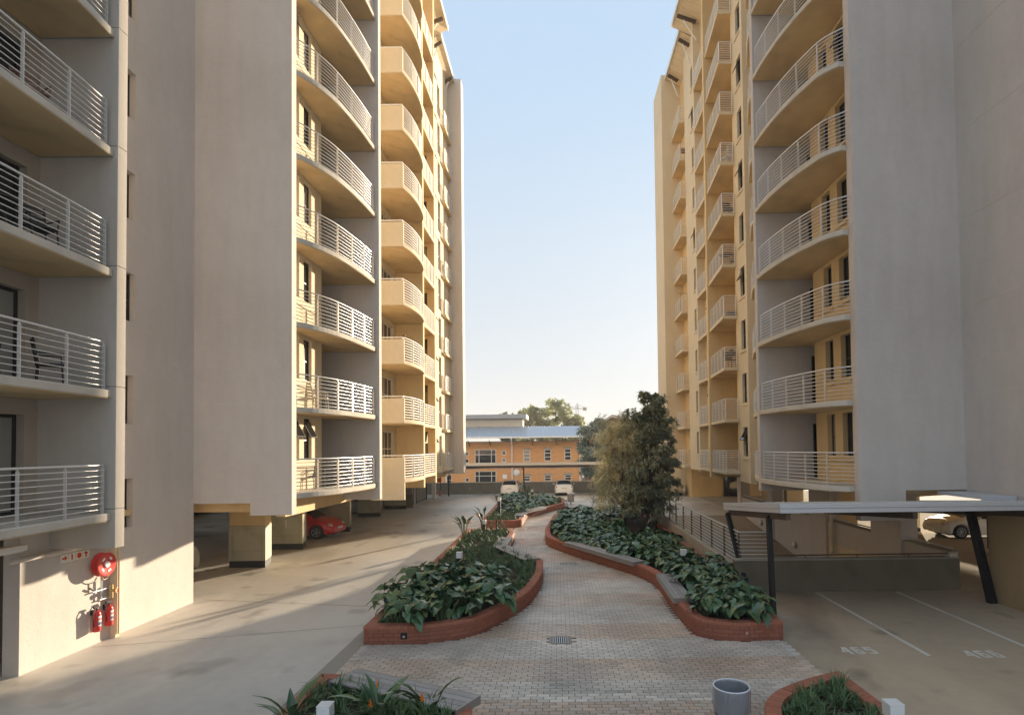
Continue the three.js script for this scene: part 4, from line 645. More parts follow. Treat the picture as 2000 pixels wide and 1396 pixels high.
for (const [x, d, h, w, lab, s, c] of [[-4.6, 98, 12.2, 2.6, 'pale sunlit tree behind the grey roof on the left', 111, [.48, .47, .25]], [-.4, 100, 13.3, 3.4, 'tall pale sunlit tree beside the crane', 112, [.50, .50, .26]], [3.0, 98, 10.6, 1.9, 'low pale tree next to the gable roof', 113, [.46, .46, .25]], [-9.0, 104, 10.6, 1.5, 'small treetop just above the clerestory roof', 114, [.17, .19, .10]]])
  tree('pale_tree', lab, [x, 0, -d], { seed: s, trunk: [[[[0, 0, 0], [.1, h * .3, 0], [0, h * .6, .1], [.1, h * .92, 0]], .28, .05]], limbs: 4, clumps: lobed(90, 22, h * .3, h - .7, w * 1.1, mulberry(s), 1.1), per: 20, rad: .75, tuft: big, color: c, vary: .25, trans: .6 });  // the paler leaf colours stand in for backlight and haze
// ------------------------------------------------------------------ bollard lamps, bins
function bollard(label, x, d, y0, h, s = .2) { const t = thing('bollard_lamp', label, 'lamp', [x, y0, -d]); part('post', new RoundedBoxGeometry(s * .78, h - s, s * .78, 2, .01).translate(0, (h - s) / 2, 0), M.darkSteel, t); part('lamp_head', new RoundedBoxGeometry(s, s * .95, s, 2, .012).translate(0, h - s / 2, 0), std([.80, .80, .80], { roughness: .35 }), t); part('cap', new RoundedBoxGeometry(s * 1.04, .014, s * 1.04, 2, .005).translate(0, h + .004, 0), M.white, t); return t; }
bollard('white square bollard lamp at the bottom right beside the tufted planter', 4.72, 8.1, .33, .5, .21);
bollard('white square bollard lamp among the orange flowers at bottom left', -3.42, 8.25, .33, .5, .19);
bollard('white square bollard lamp among the glossy leaves of the left planter', -3.45, 19.5, .33, .62);
bollard('slim bollard lamp on the driveway edge near the end of the left planter', -3.75, 28.2, .33, .62, .2);
bollard('bollard lamp standing tall at the front of the far left planter', -3.55, 33.6, .33, 1.25, .2);
bollard('bollard lamp at the back of the far left planter between the white cars', -2.2, 46.6, .33, .75, .2);
bollard('white square bollard lamp in the long right bed below the ramp railing', 4.3, 19.6, .33, .6);
{
  const t = thing('litter_bin', 'dark round litter bin lined with a clear plastic bag at the bottom right', 'bin', [2.62, 0, -8.75]);
  part('drum', new THREE.LatheGeometry([[.0, .03], [.235, .03], [.24, .05], [.262, .78], [.27, .8], [.258, .8], [.25, .78], [.228, .06], [0, .06]].map(p => new THREE.Vector2(...p)), 40), std([.075, .078, .085], { roughness: .4, metalness: .3 }), t);
  part('base_ring', new THREE.LatheGeometry([[.0, 0], [.225, 0], [.225, .03], [0, .03]].map(p => new THREE.Vector2(...p)), 32), M.black, t);
  const g = new THREE.LatheGeometry([[.05, .2], [.16, .26], [.225, .45], [.245, .79], [.262, .822], [.278, .812], [.283, .7], [.276, .56], [.272, .46], [.268, .40]].map(p => new THREE.Vector2(...p)), 72), p = g.attributes.position, r = mulberry(5);
  for (let i = 0; i < p.count; i++) { const x = p.getX(i), y = p.getY(i), z = p.getZ(i), a = Math.atan2(z, x), R = Math.hypot(x, z), out = R > .262 && y < .8, k = out ? .011 * Math.sin(a * 13 + y * 14 * Math.cos(a * 2)) + .008 * Math.sin(a * 27 - y * 30) : (y < .8 ? .006 * Math.sin(a * 11 + y * 14) : .0025 * Math.sin(a * 23)); const s = (R + k) / R; p.setXYZ(i, x * s, y + (y < .42 && out ? .09 * Math.cos(a * 1 - 1.7) + .02 * Math.sin(a * 9) : 0), z * s); }
  g.computeVertexNormals(); part('bag', g, new THREE.MeshPhysicalMaterial({ color: new THREE.Color(.86, .88, .92), transmission: .74, thickness: 0, roughness: .2, side: THREE.DoubleSide, ior: 1.35 }), t);
  const rim = new THREE.TorusGeometry(.268, .011, 8, 48); rim.rotateX(Math.PI / 2); rim.translate(0, .816, 0); part('rolled_edge', rim, std([.72, .75, .80], { roughness: .35 }), t);
  const t2 = thing('litter_bin', 'round grey litter bin on a post at the end of the far left planter', 'bin', [.95, 0, -44.8]);
  part('drum', new THREE.LatheGeometry([[0, .22], [.26, .22], [.27, .25], [.27, .82], [.25, .82], [.25, .3], [0, .3]].map(p => new THREE.Vector2(...p)), 28), std([.36, .33, .30], { roughness: .5, metalness: .3 }), t2); part('lid', new THREE.LatheGeometry([[.2, .86], [.3, .84], [.31, .9], [.29, .94], [.2, .94]].map(p => new THREE.Vector2(...p)), 28), M.white, t2); part('post', new THREE.CylinderGeometry(.035, .035, .3, 8).translate(0, .15, 0), M.darkSteel, t2);
}
// ------------------------------------------------------------------ ramp edge: kerb wall, railing, back wall of the near carport
lone('kerb_wall', 'pale concrete kerb wall carrying the railing beside the ramp', 'wall', [box(5.42, 5.74, -2.9, .8, 17.66, 40, .02)], M.conc);
{ const t = thing('ramp_railing', 'steel railing running along the kerb between trees and ramp', 'railing', [0, .8, 0]); const P = [[5.6, 39.5], [5.6, 17.62], [6.62, 17.55]], rs = railSet(P, { post: 1.55, bars: 8, h: 1.02, r: .013 }); rs.rails.forEach(g => part('railing_bar', g, M.steel, t)); rs.posts.forEach(g => part('railing_post', g, M.brownSteel, t)); part('handrail', rs.hand, M.steel, t); }
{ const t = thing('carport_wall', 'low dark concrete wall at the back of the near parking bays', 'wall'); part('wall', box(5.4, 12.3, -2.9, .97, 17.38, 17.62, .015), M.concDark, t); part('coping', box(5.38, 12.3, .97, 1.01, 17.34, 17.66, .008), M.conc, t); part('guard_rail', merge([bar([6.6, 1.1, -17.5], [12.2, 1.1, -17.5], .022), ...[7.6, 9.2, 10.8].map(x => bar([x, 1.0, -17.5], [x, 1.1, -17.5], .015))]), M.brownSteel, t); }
// ------------------------------------------------------------------ carports
function sheetRoof(x0, x1, d0, d1, yF, yB, pitch, th) {   // ribbed sheets running front to back
  const n = Math.round((x1 - x0) / pitch), L = []; const y = d => yF + (yB - yF) * (d - d0) / (d1 - d0);
  for (let i = 0; i < n; i++) { const a = x0 + (x1 - x0) * i / n, b = x0 + (x1 - x0) * (i + 1) / n, H = (p, q, h0, h1) => hexa([[p, y(d0) + h0, -d0], [q, y(d0) + h0, -d0], [q, y(d1) + h0, -d1], [p, y(d1) + h0, -d1]], [[p, y(d0) + h1, -d0], [q, y(d0) + h1, -d0], [q, y(d1) + h1, -d1], [p, y(d1) + h1, -d1]]); L.push([H(a, b, 0, th), H(a, a + .035, th, th + .04)]); }
  return L;
}
{
  const t = thing('carport', 'near white-edged flat carport over bays on the right with dark posts', 'carport'), d0 = 14.05, d1 = 18.85, x0 = 5.5, x1 = 12.2, yF = 2.98, yB = 2.55, y = d => yF + (yB - yF) * (d - d0) / (d1 - d0);
  for (const [a, b] of sheetRoof(x0 + .06, x1, d0 + .05, d1 - .05, yF, yB, .42, .03)) { const s = part('roof_sheet', a, M.sheet, t); part('rib', b, M.sheet, s); }
  const fm = std([.60, .60, .62], { roughness: .45, metalness: .15 });
  part('fascia', merge([box(x0, x1, yF - .17, yF - .055, d0 - .02, d0 + .04, .008), box(x0, x1, yF - .05, yF + .06, d0 - .035, d0 + .03, .01)]), fm, t);
  const sl = (x, a, b, w) => hexa([[x, y(d0) + a, -(d0 + .05)], [x + w, y(d0) + a, -(d0 + .05)], [x + w, y(d1) + a, -d1], [x, y(d1) + a, -d1]], [[x, y(d0) + b, -(d0 + .05)], [x + w, y(d0) + b, -(d0 + .05)], [x + w, y(d1) + b, -d1], [x, y(d1) + b, -d1]]);
  part('fascia', merge([sl(x0 - .005, -.17, -.055, .05), sl(x0 - .02, -.05, .06, .05)]), fm, t);
  part('purlin', merge([14.6, 16.1, 17.6].map(d => box(x0 + .1, x1, y(d) - .17, y(d) - .005, d - .03, d + .03))), M.brownSteel, t);
  for (const x of [5.72, 8.9, 12.05]) { part('rafter', merge([sl(x - .06, -.35, -.18, .12)]), M.brownSteel, t); }
  part('post', beam([5.68, 0, -15.1], [5.66, 2.62, -15.25], .12, .12), M.darkSteel, t); part('post', beam([5.66, .2, -17.2], [5.52, 2.3, -18.5], .13, .13), M.darkSteel, t);
  part('post', beam([12.12, 0, -15.9], [12.0, 2.6, -16.5], .16, .2), M.darkSteel, t);
}
{ const t = thing('carport', 'second pale carport roof behind the near one at the right edge', 'carport'); part('roof_sheet', box(11.4, 12.28, 2.98, 3.06, 15.2, 17.0, .01), M.sheet, t); part('fascia', box(11.35, 12.28, 2.9, 3.08, 15.12, 15.19, .01), std([.60, .60, .62], { roughness: .45 }), t); }
{
  const t = thing('carport', 'long far carport with white fascia in front of the brick building', 'carport'), d0 = 51.8, d1 = 56.4;
  for (const [a, b] of sheetRoof(-18, 7.6, d0, d1, 3.02, 2.9, 1.2, .03)) { const s = part('roof_sheet', a, M.sheet, t); part('rib', b, M.sheet, s); }
  part('fascia', box(-18, 7.6, 2.94, 3.2, d0 - .06, d0, .01), std([.58, .54, .48], { roughness: .5 }), t); part('gutter_beam', box(-18, 7.6, 2.72, 2.93, d0 + .3, d0 + .42), M.brownSteel, t);
  for (const x of [-16, -10.6, -3.35, 3.9]) { part('post', box(x - .06, x + .06, 0, 2.9, 54.2, 54.32), M.darkSteel, t); part('arm', beam([x, 2.3, -54.26], [x, 2.86, -52.2], .08, .1), M.darkSteel, t); }
  for (const x of [-7.9, -.4, 5.5]) part('strip_light', box(x - .75, x + .75, 2.62, 2.72, 52.4, 52.55, .02), M.white, t);
}
{ const t = thing('boundary_wall', 'low rendered boundary wall behind the two white cars', 'wall'); part('wall', box(-30, 11.5, 0, 1.1, 56.6, 56.8, .01), M.conc, t); part('coping', box(-30, 11.5, 1.1, 1.17, 56.55, 56.85, .01), M.wallPale, t); part('wall_lamp', box(-8.95, -8.85, .5, .6, 56.56, 56.6, .01), M.white, t); }
// ------------------------------------------------------------------ painted markings
{
  const flat = (pts, y = .008) => { const g = new THREE.ShapeGeometry(shapeOf(pts)); g.rotateX(-Math.PI / 2); g.translate(0, y, 0); return uvBox(g.toNonIndexed()); };
  const P = (x0, d0, x1, d1, w) => { const l = Math.hypot(x1 - x0, d1 - d0), nx = -(d1 - d0) / l * w / 2, nd = (x1 - x0) / l * w / 2; return flat([[x0 + nx, d0 + nd], [x0 - nx, d0 - nd], [x1 - nx, d1 - nd], [x1 + nx, d1 + nd]]); };
  const mk = (lab, g) => lone('painted_marking', lab, 'marking', g, M.line);
  mk('white bay line left of number 466 on the right', P(7.82, 12.05, 7.82, 17.25, .1)); mk('white bay line at the far right of bay 466', P(10.25, 12.0, 10.25, 17.25, .1));
  const digit = (ch, x, d, w, h) => { const t = .075, B = (a, b, c, e) => flat([[x + a * w, d + c * h], [x + b * w, d + c * h], [x + b * w, d + e * h], [x + a * w, d + e * h]]), T = t / w, V = t / h; const D = { 4: [B(.62, .62 + T, 0, 1), B(0, 1, .28, .28 + V)], 6: [B(0, T, .1, .9), B(.1, .9, 0, V), B(.1, .95, 1 - V, 1), B(T, .9, .5, .5 + V), B(1 - T, 1, .1, .48)], 5: [B(0, 1, 1 - V, 1), B(0, T, .5, 1 - V), B(T, .9, .52, .52 + V), B(1 - T, 1, .1, .52), B(0, .9, 0, V)] }; const L = D[ch]; if (ch === '4') L.push(flat([[x, d + .28 * h], [x + T * w, d + .28 * h], [x + .66 * w, d + h], [x + .5 * w, d + h]], .0105)); return L; };
  const num = (s, x, d) => s.split('').flatMap((c, i) => digit(c, x + i * .27, d, .2, .42));
  mk('white bay number 465 painted on the ground at lower right', num('465', 6.12, 12.2)); mk('white bay number 466 painted on the ground at far lower right', num('466', 8.62, 11.9));
  const arrow = (x, d, s, f) => [flat([[x - .09, d - .9 * s], [x + .09, d - .9 * s], [x + .09, d + .2 * s], [x - .09, d + .2 * s]]), flat([[x - .3, d + (f ? -.9 : .2) * s], [x + .3, d + (f ? -.9 : .2) * s], [x, d + (f ? -1.6 : .9) * s]], .0105)];
  mk('faded white arrow on the driveway nearer the red car', arrow(-10.0, 34.6, 1.25, false)); mk('white arrow on the driveway beside the left planter', arrow(-6.35, 35.7, 1.25, true));
  for (const [x, l] of [[-8.7, 'faint bay line at the far left end of the driveway'], [-6.15, 'white bay line beside the left white car'], [-3.4, 'white bay line between the white cars near the post'], [-.9, 'white bay line left of the right white car'], [1.75, 'white bay line right of the right white car']]) mk(l, P(x, 51.4, x, 56.3, .1));
  mk('faint bay line on the ground under the left tower by the first column', P(-14.8, 21.2, -12.6, 21.2, .09)); mk('pale bay line on the ground near the corner of the sunlit wall', P(-14.8, 18.6, -11.9, 18.6, .09));
  const cj = std([.16, .14, .115], { roughness: 1 });
  lone('expansion_joint', 'thin dark joint crossing the driveway beside the near planter', 'joint', [P(-10.9, 17.3, -4.7, 16.2, .02), P(-10.9, 13.2, -4.6, 14.7, .015)], cj); lone('concrete_channel', 'pale concrete drainage strip along the left edge of the paving', 'kerb', [flat([[-4.95, 6], [-4.45, 6], [-4.58, 13.05], [-4.62, 28.8], [-4.9, 28.8]])], std([.42, .37, .31], { map: concC, roughness: .9 }));
}
// ------------------------------------------------------------------ fire hose, extinguishers and sign on the sunlit wall
{
  const wx = -11.02;
  { const t = thing('fire_hose_reel', 'red fire hose reel mounted high on the sunlit wall', 'hose reel', [wx, 1.87, -13.44]);
    const turn = g => { g.rotateZ(-Math.PI / 2); return g; };
    part('drum', turn(new THREE.LatheGeometry([[.05, .1], [.265, .1], [.28, .11], [.28, .125], [.2, .135], [.2, .235], [.265, .24], [.28, .25], [.28, .265], [.265, .275], [.2, .265], [.06, .26], [0, .26]].map(p => new THREE.Vector2(...p)), 48)), M.red, t);
    const h = []; for (let k = 0; k < 5; k++) { const g = new THREE.TorusGeometry(.222, .014, 6, 40); g.rotateY(Math.PI / 2); g.translate(.148 + k * .02, 0, 0); h.push(g); } part('hose', merge(h), std([.40, .02, .015], { roughness: .5 }), t);
    part('hub', turn(new THREE.CylinderGeometry(.07, .07, .03, 24).translate(0, .275, 0)), M.white, t);
    const lab = []; for (const a of [.6, 2.0, 3.6, 4.9]) { const g = new THREE.RingGeometry(.14, .19, 10, 1, a, .55); g.rotateY(Math.PI / 2); g.translate(.2725, 0, 0); lab.push(g); } part('label', merge(lab), M.white, t);
    part('bracket', merge([bar([0, 0, 0], [.26, 0, 0], .03, 8), box(.0, .02, -.12, .12, -.08, .08)]), M.darkSteel, t); part('loose_hose', tube([[.2, -.26, .06], [.16, -.36, -.02], [.12, -.37, -.16], [.13, -.28, -.26]], .012, 20, 6), std([.55, .35, .2], { roughness: .6 }), t); }
  { const t = thing('hose_valve', 'brass valve and grey pipework below the hose reel', 'valve', [wx, 1.3, -13.72]);
    part('pipe', merge([bar([.07, -.05, .45], [.07, -.05, -.1], .018, 8), bar([.07, .18, .36], [.07, -.05, .36], .014, 8), bar([.07, .18, .2], [.07, -.28, .2], .016, 8), bar([.07, -.28, .25], [.07, -.28, -.1], .018, 8)]), M.sheet, t); part('valve_body', merge([bar([.1, .02, -.05], [.1, -.3, -.05], .05, 10), bar([.1, -.12, -.05], [.24, -.12, -.05], .04, 10)]), std([.55, .42, .2], { roughness: .35, metalness: .7 }), t); const w = new THREE.TorusGeometry(.05, .01, 6, 20); w.rotateY(Math.PI / 2); w.translate(.24, -.12, -.05); part('handwheel', w, M.red, t); part('nozzle', bar([.06, .06, .52], [.06, .0, .42], .022, 8), M.darkSteel, t); }
  const lblM = std([.72, .72, .72], { roughness: .5 });
  const ext = (label, d, dy) => { const t = thing('fire_extinguisher', label, 'extinguisher', [wx + .13, .33 + dy, -d]); part('cylinder', new THREE.LatheGeometry([[0, 0], [.075, 0], [.085, .015], [.085, .40], [.07, .45], [.035, .475], [.03, .5], [0, .5]].map(p => new THREE.Vector2(...p)), 28), M.red, t); part('valve_head', merge([new THREE.CylinderGeometry(.022, .022, .06, 10).translate(0, .53, 0), box(-.02, .02, .55, .575, -.09, .06), box(-.015, .015, .58, .6, -.1, .05)]), M.darkSteel, t); part('hose', tube([[0, .54, -.03], [.02, .56, .07], [.02, .45, .13], [.02, .25, .115], [.02, .12, .1]], .011, 20, 6), M.black, t); const lb = new THREE.CylinderGeometry(.0862, .0862, .24, 16, 1, true, 1.0, 1.3); lb.translate(0, .25, 0); const l = part('label', lb, lblM, t); const b1 = new THREE.CylinderGeometry(.0866, .0866, .04, 16, 1, true, 1.05, 1.2).translate(0, .29, 0); part('label_band', b1, std([.55, .1, .03]), l); part('label_text', new THREE.CylinderGeometry(.0866, .0866, .07, 16, 1, true, 1.05, 1.2).translate(0, .19, 0), std([.12, .12, .22]), l); part('wall_hook', box(-.13, -.07, .38, .5, -.03, .03), M.darkSteel, t); return t; };
  ext('red fire extinguisher hanging nearer the camera on the sunlit wall', 13.32, 0); ext('red fire extinguisher hanging closest to the wall duct', 13.68, .03);
  { const t = thing('fire_sign', 'long white sign with four red fire equipment symbols', 'sign', [wx + .012, 2.18, -12.85]); part('board', box(-.008, .008, -.09, .09, -.39, .39, .004), std([.74, .72, .64], { roughness: .5 }), t);
    const rs = std([.55, .03, .02], { roughness: .6 }), F = (pts, d) => { const g = new THREE.ShapeGeometry(shapeOf(pts)); g.rotateY(Math.PI / 2); g.translate(.0095, 0, -d); return g; }, cir = (r, d) => { const g = new THREE.CircleGeometry(r, 20); g.rotateY(Math.PI / 2); g.translate(.0095, 0, -d); return g; };
    part('arrow_symbol', F([[-.07, -.02], [0, -.02], [0, -.06], [.07, 0], [0, .06], [0, .02], [-.07, .02]].map(([a, b]) => [-a, b]).map(([a, b]) => [-a, b]), -.28), rs, t); part('extinguisher_symbol', F([[-.022, -.065], [.022, -.065], [.022, .04], [.008, .065], [-.03, .06], [-.022, .04]], -.09), rs, t); part('reel_symbol', cir(.062, .1), rs, t); part('hydrant_symbol', F([[-.015, -.065], [.02, -.065], [.02, .0], [.05, .0], [.05, .03], [.02, .05], [-.01, .065], [-.05, .04], [-.05, .01], [-.015, .02]], .28), rs, t); part('divider', merge([-.185, 0, .185].map(d => box(.0082, .0092, -.085, .085, d - .003, d + .003))), M.conc, t); }
  { const t = thing('wall_duct', 'upright boxed duct beside the hose reel and extinguishers', 'duct'); part('duct', box(wx, wx + .14, 0, 2.32, 13.86, 13.99, .01), M.wallPale, t); part('conduit', merge([bar([wx + .17, .08, -13.93], [wx + .17, 2.3, -13.93], .022, 8)]), M.wallPale, t); }
  { const t = thing('wall_pipe', 'fat painted pipe running level above the fire sign', 'pipe'); part('pipe', bar([wx + .09, 2.36, -11.2], [wx + .09, 2.36, -14.05], .055, 12), M.wall, t); part('pipe_joint', merge([11.9, 12.7, 13.5].map(d => bar([wx + .09, 2.36, -d], [wx + .09, 2.36, -(d + .05)], .061, 12))), M.wallPale, t); }
  { const t = thing('strip_light', 'white strip light fitting under the lowest near balcony', 'light fitting', [-10.9, 2.62, -10.9]); part('housing', box(-.09, .09, -.06, .06, -.75, .6, .02), M.white, t); part('diffuser', box(-.06, .06, -.085, -.06, -.7, .55, .01), std([.7, .68, .6]), t); }
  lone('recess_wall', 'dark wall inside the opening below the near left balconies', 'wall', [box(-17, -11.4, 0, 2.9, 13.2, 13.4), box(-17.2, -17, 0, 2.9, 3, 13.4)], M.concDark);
  for (const [d, y, l] of [[33.4, -.05, 'small round bulkhead lamp higher on the ramp wall'], [28.7, -.55, 'small round bulkhead lamp lower on the ramp wall']]) { const t = thing('bulkhead_lamp', l, 'lamp', [11.9, y, -d]); part('base', new THREE.CylinderGeometry(.16, .17, .06, 20).rotateZ(Math.PI / 2).translate(.06, 0, 0), M.conc, t); part('dome', new THREE.SphereGeometry(.14, 20, 12).scale(.6, 1, 1), M.white, t); }
  { const t = thing('fire_hose_reel', 'small dark red hose reel far away beside the white column', 'hose reel', [-10.95, 0, -52]); part('box', box(-.25, .1, 1.5, 2.1, -.1, .25, .02), M.red, t); part('hose', tube([[0, 1.5, 0], [.06, 1.1, 0], [0, .7, 0]], .04, 10, 6), M.darkSteel, t); part('cylinder', new THREE.CylinderGeometry(.1, .1, .5, 12).translate(0, .45, 0), M.red, t); }
}
// ------------------------------------------------------------------ brick building, gable house and crane beyond the wall
const obrick = tex(512, (u, v) => { const r = Math.floor(v * 24), x = u * 8 + (r % 2) * .5, c = Math.floor(x), j = (x - c < .04 || v * 24 - r < .12), h = nA(c * 3 + .5, r * 5 + .5, 256), k = .8 + h * .4; return j ? [.50, .36, .24] : [.72 * k, .36 * k, .14 * k]; }, .5);
{
  const t = thing('brick_building', 'two-storey orange brick building with blue-grey sheet roof', 'building'), D = 70, bm = std([1, 1, 1], { map: obrick, roughness: .85 });
  const big = [[-10.4, -7.75, 2.7, 4.45], [-10.4, -7.75, .15, 1.75]], small = [[-11.6, -11.1, 3.65, 4.2], [-11.6, -11.1, 2.75, 3.3], [-7.05, -6.5, 3.7, 4.25], [-7.05, -6.5, 2.8, 3.35], [-11.6, -11.1, .4, .95]], tall = [[-4.35, -3.5, 2.85, 4.3], [-1.75, -.9, 2.9, 4.35], [.75, 1.6, 2.95, 4.4], [-4.35, -3.5, .1, 1.1], [-1.75, -.9, .1, 1.15], [.75, 1.6, .15, 1.2]], sl = [[-14.1, -13.3, .2, 1.4]];
  part('wall', frontal(rect(-22, 2.9, -.5, 5.35), D, .4, [...big, ...small, ...tall, ...sl]), bm, t); part('wall', box(-22, 2.9, -.5, 5.3, D + .7, D + 12), bm, t);
  const wk = (l, o) => l.forEach(([a, b, c, d]) => addWindow(t, windowKind(b - a, d - c, { m: M.frameWhite, depth: .08, fw: .07, ...o }), [(a + b) / 2, c, -D], 0));
  wk(big, { rows: [.62], cols: [.2, .78], fw: .08 }); wk(small, { rows: [], fw: .09 }); wk(tall, { rows: [.35, .68], fw: .09 }); wk(sl, { rows: [.4] });
  part('lintel', merge(tall.map(([a, b, c, d]) => box(a - .1, b + .1, d + .02, d + .22, D - .04, D + .05))), M.conc, t); part('string_course', box(-22, 2.9, 2.05, 2.22, D - .08, D, .01), M.conc, t); part('string_course', box(-22, -4.6, 4.62, 4.72, D - .06, D, .01), bm, t);
  // roof: ribbed sheets from the eave up to the ridge
  const e0 = 68.4, e1 = 75.5, yE = 5.85, yR = 7.35, ribs = [];
  const rf = part('roof', hexa([[-22, yE, -e0], [3.1, yE, -e0], [3.1, yR, -e1], [-22, yR, -e1]], [[-22, yE + .08, -e0], [3.1, yE + .08, -e0], [3.1, yR + .08, -e1], [-22, yR + .08, -e1]]), std([.44, .48, .53], { roughness: .4, metalness: .3 }), t);
  for (let x = -22; x < 3; x += .36) ribs.push(hexa([[x, yE + .08, -e0], [x + .07, yE + .08, -e0], [x + .07, yR + .08, -e1], [x, yR + .08, -e1]], [[x, yE + .14, -e0], [x + .07, yE + .14, -e0], [x + .07, yR + .14, -e1], [x, yR + .14, -e1]])); part('roof_rib', merge(ribs), std([.46, .52, .60], { roughness: .4, metalness: .3 }), rf);
  part('gutter', box(-22, 3.15, yE - .08, yE + .1, e0 - .16, e0, .02), M.white, t); part('eave_soffit', box(-22, 3, 5.36, 5.42, e0 + .1, D + .1), M.brownSteel, t); part('clerestory_wall', box(-22, -4.75, 7.0, 8.45, 75.6, 79), M.wall, t);
  part('clerestory_panel', merge(Array.from({ length: 8 }, (_, i) => box(-20.6 + i * 2.0, -18.75 + i * 2.0, 7.25, 8.35, 75.55, 75.6))), std([.58, .54, .46], { roughness: .7 }), t); part('clerestory_roof', box(-22, -4.2, 8.5, 9.05, 74.6, 80, .03), std([.30, .32, .34], { roughness: .5 }), t);
  for (const x of [-13.9, -5.75, 2.65]) part('downpipe', merge([bar([x, 0, -69.8], [x, 4.8, -69.8], .08, 8), bar([x, 4.8, -69.8], [x, 5.75, -68.5], .08, 8)]), M.white, t);
  for (const x of [-11, -8.4, -3.2, -.2]) part('eave_bracket', beam([x, 4.9, -69.9], [x, 5.5, -68.6], .1, .14), M.brownSteel, t);
  const dish = new THREE.SphereGeometry(.55, 20, 8, 0, 6.3, 0, .9); dish.rotateX(Math.PI / 2); dish.translate(-5.2, 1.5, -70.25); part('satellite_dish', dish, M.white, t); part('meter_box', box(-6.95, -6.4, .75, 1.3, 69.85, 70, .02), M.white, t);
}
{
  const t = thing('gable_house', 'brown gable-roofed house half hidden behind the trees', 'building'); part('wall', frontal([[3.9, 0], [16, 0], [16, 6.2], [7.4, 8.4], [3.9, 6.4]], 78, 9), std([.42, .26, .15], { map: withRepeat(speckC, .5), roughness: .9 }), t);
  part('roof', frontal([[3.5, 6.15], [7.4, 8.55], [16.4, 6.1], [16.4, 6.4], [7.4, 8.95], [3.4, 6.5]], 76.6, 11), std([.34, .25, .20], { roughness: .6 }), t); part('barge_board', frontal([[3.45, 6.2], [7.4, 8.62], [16.4, 6.16], [16.4, 6.42], [7.4, 8.98], [3.35, 6.52]], 76.5, .08), std([.50, .42, .35]), t); part('vent_pipe', bar([4.1, 6.2, -77], [4.1, 7.8, -77], .07), M.conc, t);
}
{ const t = thing('tower_crane', 'distant tower crane with its jib pointing left', 'crane', [10.4, 0, -300]), cm = std([.42, .41, .40], { roughness: .7 }); const L = []; for (const [a, b] of [[-.7, -.7], [.7, -.7], [.7, .7], [-.7, .7]]) L.push(bar([a, 0, b], [a, 27, b], .16)); for (let y = 1; y < 26; y += 2) L.push(bar([-.7, y, .7], [.7, y + 2, .7], .1)); part('mast', merge(L), cm, t); const J = [bar([-9, 25.4, 0], [4.5, 25.4, 0], .3), bar([-9, 25.6, 0], [0, 26.6, 0], .12), bar([4.5, 25.6, 0], [0, 28, 0], .12), bar([0, 25, 0], [0, 28.3, 0], .3)]; part('jib', merge(J), cm, t); part('counterweight', box(3, 5, 24.3, 26, -.8, .8), M.concDark, t); }
// background building mass beyond the right tower, seen only through the car park openings
lone('annex_wall', 'bright cream wall beyond the beige car under the right tower', 'wall', [box(7.5, 22, 0, 3.4, 60, 60.3)], M.wallPale);
// ------------------------------------------------------------------ cars
// car(kind): nose towards +z, on the ground at its middle; lofted body with glass set into the same skin
function carParts(k, paintM) {
  const { L, W, sta, wb, wr, rim } = k, N = 64, prof = x => { let i = 1; while (i < sta.length - 1 && sta[i][0] < x) i++; const a = sta[i - 1], b = sta[i], f = Math.min(1, Math.max(0, (x - a[0]) / (b[0] - a[0]))), s = f * f * (3 - 2 * f); return a.map((v, j) => v + (b[j] - v) * (j === 0 ? f : s)); };
  // each station: x, lower edge, belt height, roof height, half-width, roof half-width
  const rings = [], M2 = 11;
  for (let i = 0; i <= N; i++) {
    const x = -L / 2 + L * i / N; let [, y0, yb, yr, w, wr2] = prof(x);
    let arch = 0; for (const s of wb) { const q = Math.abs(x - s); if (q < wr * 1.16) arch = Math.max(arch, Math.sqrt((wr * 1.16) ** 2 - q * q) + wr * .98); }
    const lo = Math.max(y0, arch), r = [];
    const pts = [[w * .86, y0 * .7 + .02 + (arch ? lo - y0 : 0)], [w * .97, lo], [w, lo + (yb - lo) * .35], [w * 1.0, lo + (yb - lo) * .62], [w * .965, yb - .05], [w * .93, yb], [wr2 + (w * .93 - wr2) * .5, yb + (yr - yb) * .5], [wr2, yr - (yr - yb) * .1], [wr2 * .86, yr - .008], [wr2 * .5, yr + .012], [0, yr + .018]];
    for (const [a, b] of pts) r.push([a, b, x]); for (let j = pts.length - 2; j >= 0; j--) r.push([-pts[j][0], pts[j][1], x]); rings.push(r);
  }
  const m = rings[0].length, V = rings.flat().flat(), I = { body: [], glass: [] };
  for (let i = 0; i < N; i++) { const xm = -L / 2 + L * (i + .5) / N; for (let j = 0; j < m - 1; j++) { const jj = Math.min(j, m - 2 - j), side = jj >= 5 && jj <= 6, top = jj >= 7; const g = side && k.side.some(([a, b]) => xm > a && xm < b) || top && jj >= 7 && k.screens.some(([a, b]) => xm > a && xm < b) || (jj === 6 && k.screens.some(([a, b]) => xm > a && xm < b) && false); const a = i * m + j, b = a + 1, c = a + m, d = c + 1; I[g ? 'glass' : 'body'].push(a, b, c, b, d, c); } }
  for (const [i, f] of [[0, 1], [N, -1]]) { const b = i * m; for (let j = 1; j < m - 1; j++) f < 0 ? I.body.push(b, b + j, b + j + 1) : I.body.push(b, b + j + 1, b + j); }
  const mk = ix => { const g = new THREE.BufferGeometry(); g.setAttribute('position', new THREE.BufferAttribute(new Float32Array(V), 3)); g.setIndex(ix); g.computeVertexNormals(); g.setAttribute('uv', new THREE.BufferAttribute(new Float32Array(V.length / 3 * 2), 2)); return g; };
  return { body: toCreasedNormals(mk(I.body), .7), glass: toCreasedNormals(mk(I.glass), .7) };
}
